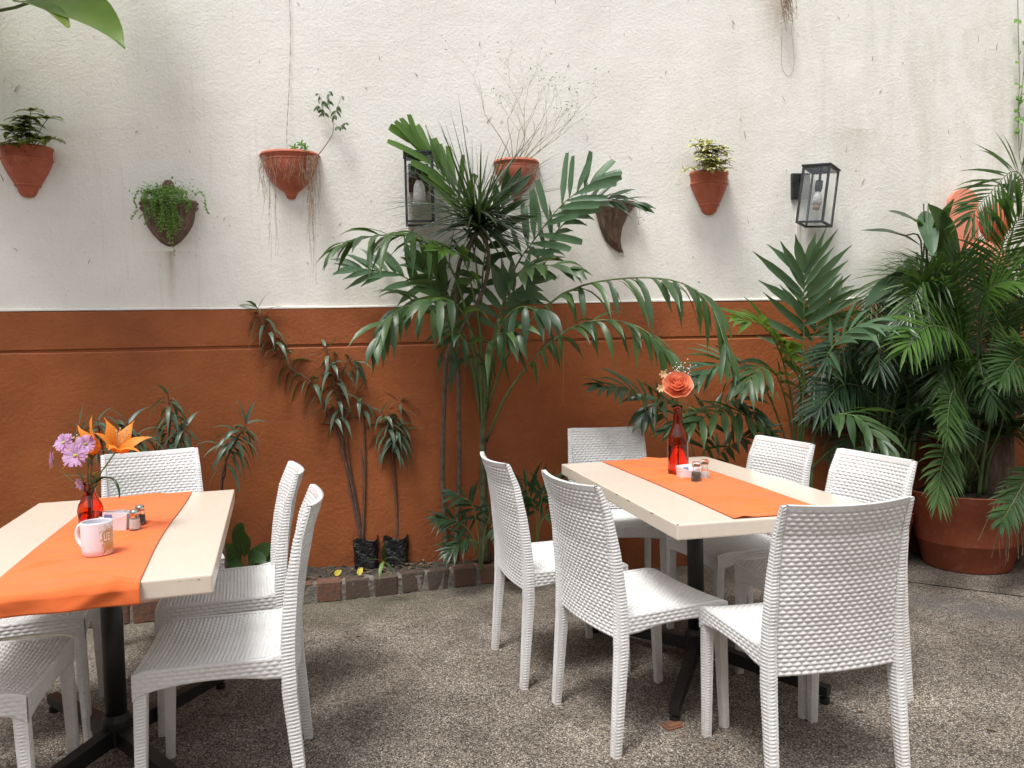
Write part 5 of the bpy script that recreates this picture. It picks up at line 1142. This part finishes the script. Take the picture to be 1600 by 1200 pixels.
shrub(566, 848, .23, bgA.y, [([(556,790),(545,740),(520,660),(488,600),(450,572),(425,535),(412,500),(400,478)], up8+[(.62,4,.8),(.57,3,.8)], -.1), ([(548,770),(535,690),(528,630),(520,585),(508,540)], [(1.,9,.8),(.96,7,.85),(.9,6,.85),(.84,5,.85),(.7,4,.75)], -.06), ([(556,780),(545,720),(538,650),(530,600),(548,560),(560,580)], [(1.,7,.8),(.9,5,.8)], -.05), ([(570,760),(570,700),(566,640),(558,610)], [(1.,6,.75),(.9,4,.7)], .0), ([(568,740),(560,680),(556,668)], [], .02)], 'tall leaning narrow leaved shrub in the left black nursery bag', 3)
shrub(622, 842, .22, bgB.y, [([(619,780),(614,720),(608,680),(596,640)], [(1.,9,.75),(.93,7,.8),(.85,6,.8),(.78,5,.75)], -.06), ([(618,760),(614,700),(618,660),(625,625)], [(1.,9,.6),(.92,7,.7),(.85,6,.75)], .0), ([(618,770),(615,715),(622,690),(628,672)], [(1.,8,.75),(.9,6,.75)], -.04)], 'shorter bushy narrow leaved shrub in the right black nursery bag', 4)
SG = None
b0 = 4.12
shrub(262, 800, .1, 3.98, [([(262,740),(263,690),(266,650),(262,612)], [(1.,8,.9),(.93,7,1.),(.85,7,1.),(.77,7,1.),(.69,6,1.),(.6,6,1.)], -.02), ([(270,730),(282,690),(290,665)], [(1.,6,.9),(.9,5,.9),(.8,5,.9)], -.03)], 'upright narrow leaved shrub behind the chair of the mug table', 6)
shrub(170, 810, .1, 3.92, [([(160,740),(140,690),(122,662)], [(1.,8,.9),(.92,5,.9),(.85,4,.9)], -.03), ([(165,740),(158,690),(152,655)], [(1.,7,.8),(.92,5,.9),(.85,5,.9)], -.02), ([(175,740),(190,690),(200,660)], [(1.,7,.9),(.9,5,.9),(.82,5,.9)], -.03), ([(182,740),(205,700),(228,680)], [(1.,6,.85),(.9,4,.9)], -.03)], 'spreading narrow leaved shrub behind the orange lilies', 7)
shrub(350, 820, .1, 4.0, [([(346,770),(352,725),(368,690),(386,660)], [(1.,9,.85),(.95,7,1.),(.89,7,1.05),(.83,6,1.05),(.77,5,1.)], -.05), ([(347,770),(352,740),(352,716)], [(1.,3,.7)], -.02)], 'small narrow leaved shrub leaning over the corner of the mug table', 8)
# ---- broad dark leaves by the kerb behind the side-on chair
b = at(385, 890, 4.10); b.z = .1; t = plant('low_broadleaf', b, 'low plant with broad veined dark leaves behind the side-on chairs', 'plant')
for i, (P, W) in enumerate([([(382,870),(378,845),(378,828),(380,818)],.10), ([(375,878),(362,866),(350,858),(342,852)],.09), ([(372,884),(358,882),(348,884),(338,890)],.07), ([(398,882),(408,870),(416,860),(424,852)],.11), ([(392,886),(398,880),(405,885),(410,895)],.10), ([(388,880),(400,868),(412,872),(420,885)],.10), ([(380,884),(370,884),(362,890),(356,898)],.09)]):
    Q = pxs((b.y,b.y-.12), *P); o = broad(t, 'leaf', 'leaf', Q, W, (0.1,-.9,.5), 10, .2, 'ovate', .02, b); m = MB(); m.tube(rel([b, b.lerp(Q[0],.6), Q[0], Q[1]], b), [.004,.004,.003,.002], 5); m.build('stalk', M['stem'], o)

# ---- black nursery bags
def bag(p, R, h, label, seed):
    t = empty('nursery_bag', p); tag(t, label, 'plant bag', 'black nursery bags'); r = random.Random(seed); m = MB(); n, k = 36, 16
    for i in range(k):
        s = i/(k-1)
        for j in range(n):
            a = 2*PI*j/n; sq = 1/max(abs(math.cos(a)), abs(math.sin(a)))**.45; w = R*sq*(.93+.07*s)*(1+.035*math.sin(a*5+s*9+seed)+.03*math.sin(a*11-s*14)+r.gauss(0,.012)); m.v.append((w*math.cos(a), w*math.sin(a)*.85, h*s + (.012*math.sin(a*3+seed) if i == k-1 else 0)))
    for i in range(k-1):
        for j in range(n): m.f.append((i*n+j, i*n+(j+1) % n, (i+1)*n+(j+1) % n, (i+1)*n+j)); m.m.append(0)
    m.build('bag_skin', M['bag'], t, True); m = MB(); m.lathe([(0,h*.88),(R*.98,h*.88)], 20, squash=.85); m.build('potting_soil', M['soil'], t)
bag(bgA + V((0,.0,0)), .068, .175, 'left of two crumpled black nursery bags on the kerb bed', 1); bag(bgB + V((.0,.0,0)), .07, .175, 'right of two crumpled black nursery bags on the kerb bed', 2)
b = onz(602, 872, .22); b.y -= .06; t = plant('drooping_leaves', b, 'few long thin leaves drooping in front of the nursery bags', 'leaf')
for d, L_, mt in (((-.8,-.5,.5),.16,'leaf_dark'),((.6,-.5,.6),.15,'leaf_dark'),((-.15,-.7,-.4),.12,'creeper'),((.5,-.6,-.05),.12,'leaf'),((.1,-.3,1),.16,'leaf_dark')): leaf_obj('leaf', M[mt], t, V((0,0,0)), d, V((0,0,1)), L_, .02, 1.4, 'lance', 8, .3)
for (u, v, a, lb) in ((523, 899, .4, 'yellow fallen leaf on the kerb, left one'), (560, 899, 1.2, 'yellow fallen leaf on the kerb beside the nursery bag')):
    p = onz(u, v, .115); m = MB(); blade(m, (0,0,0), (math.cos(a),math.sin(a)*.3,.9), (0,-1,.3), .045, .03, .5, 'ovate', 6, .3); o = m.build('fallen_leaf', M['yellow'], None, True, p); tag(o, lb, 'leaf', 'yellow fallen leaves')
# ---- bits on the paving
r = random.Random(31); m = MB()
for i in range(60):
    x, y = r.uniform(-1.8,2.6), r.uniform(2.0,4.2); a = r.uniform(0,PI); L_ = r.uniform(.006,.022); q = V((x,y,.004)); d = V((math.cos(a),math.sin(a),0)); sd = V((-d.y,d.x,0)); m.add([q-d*L_, q+sd*L_*.4+V((0,0,.003)), q+d*L_, q-sd*L_*.4+V((0,0,.002))], [(0,1,2,3)])
kind(m.build('paving_debris', M['litter']), 'stuff', 'tiny dry leaf crumbs scattered over the paving')
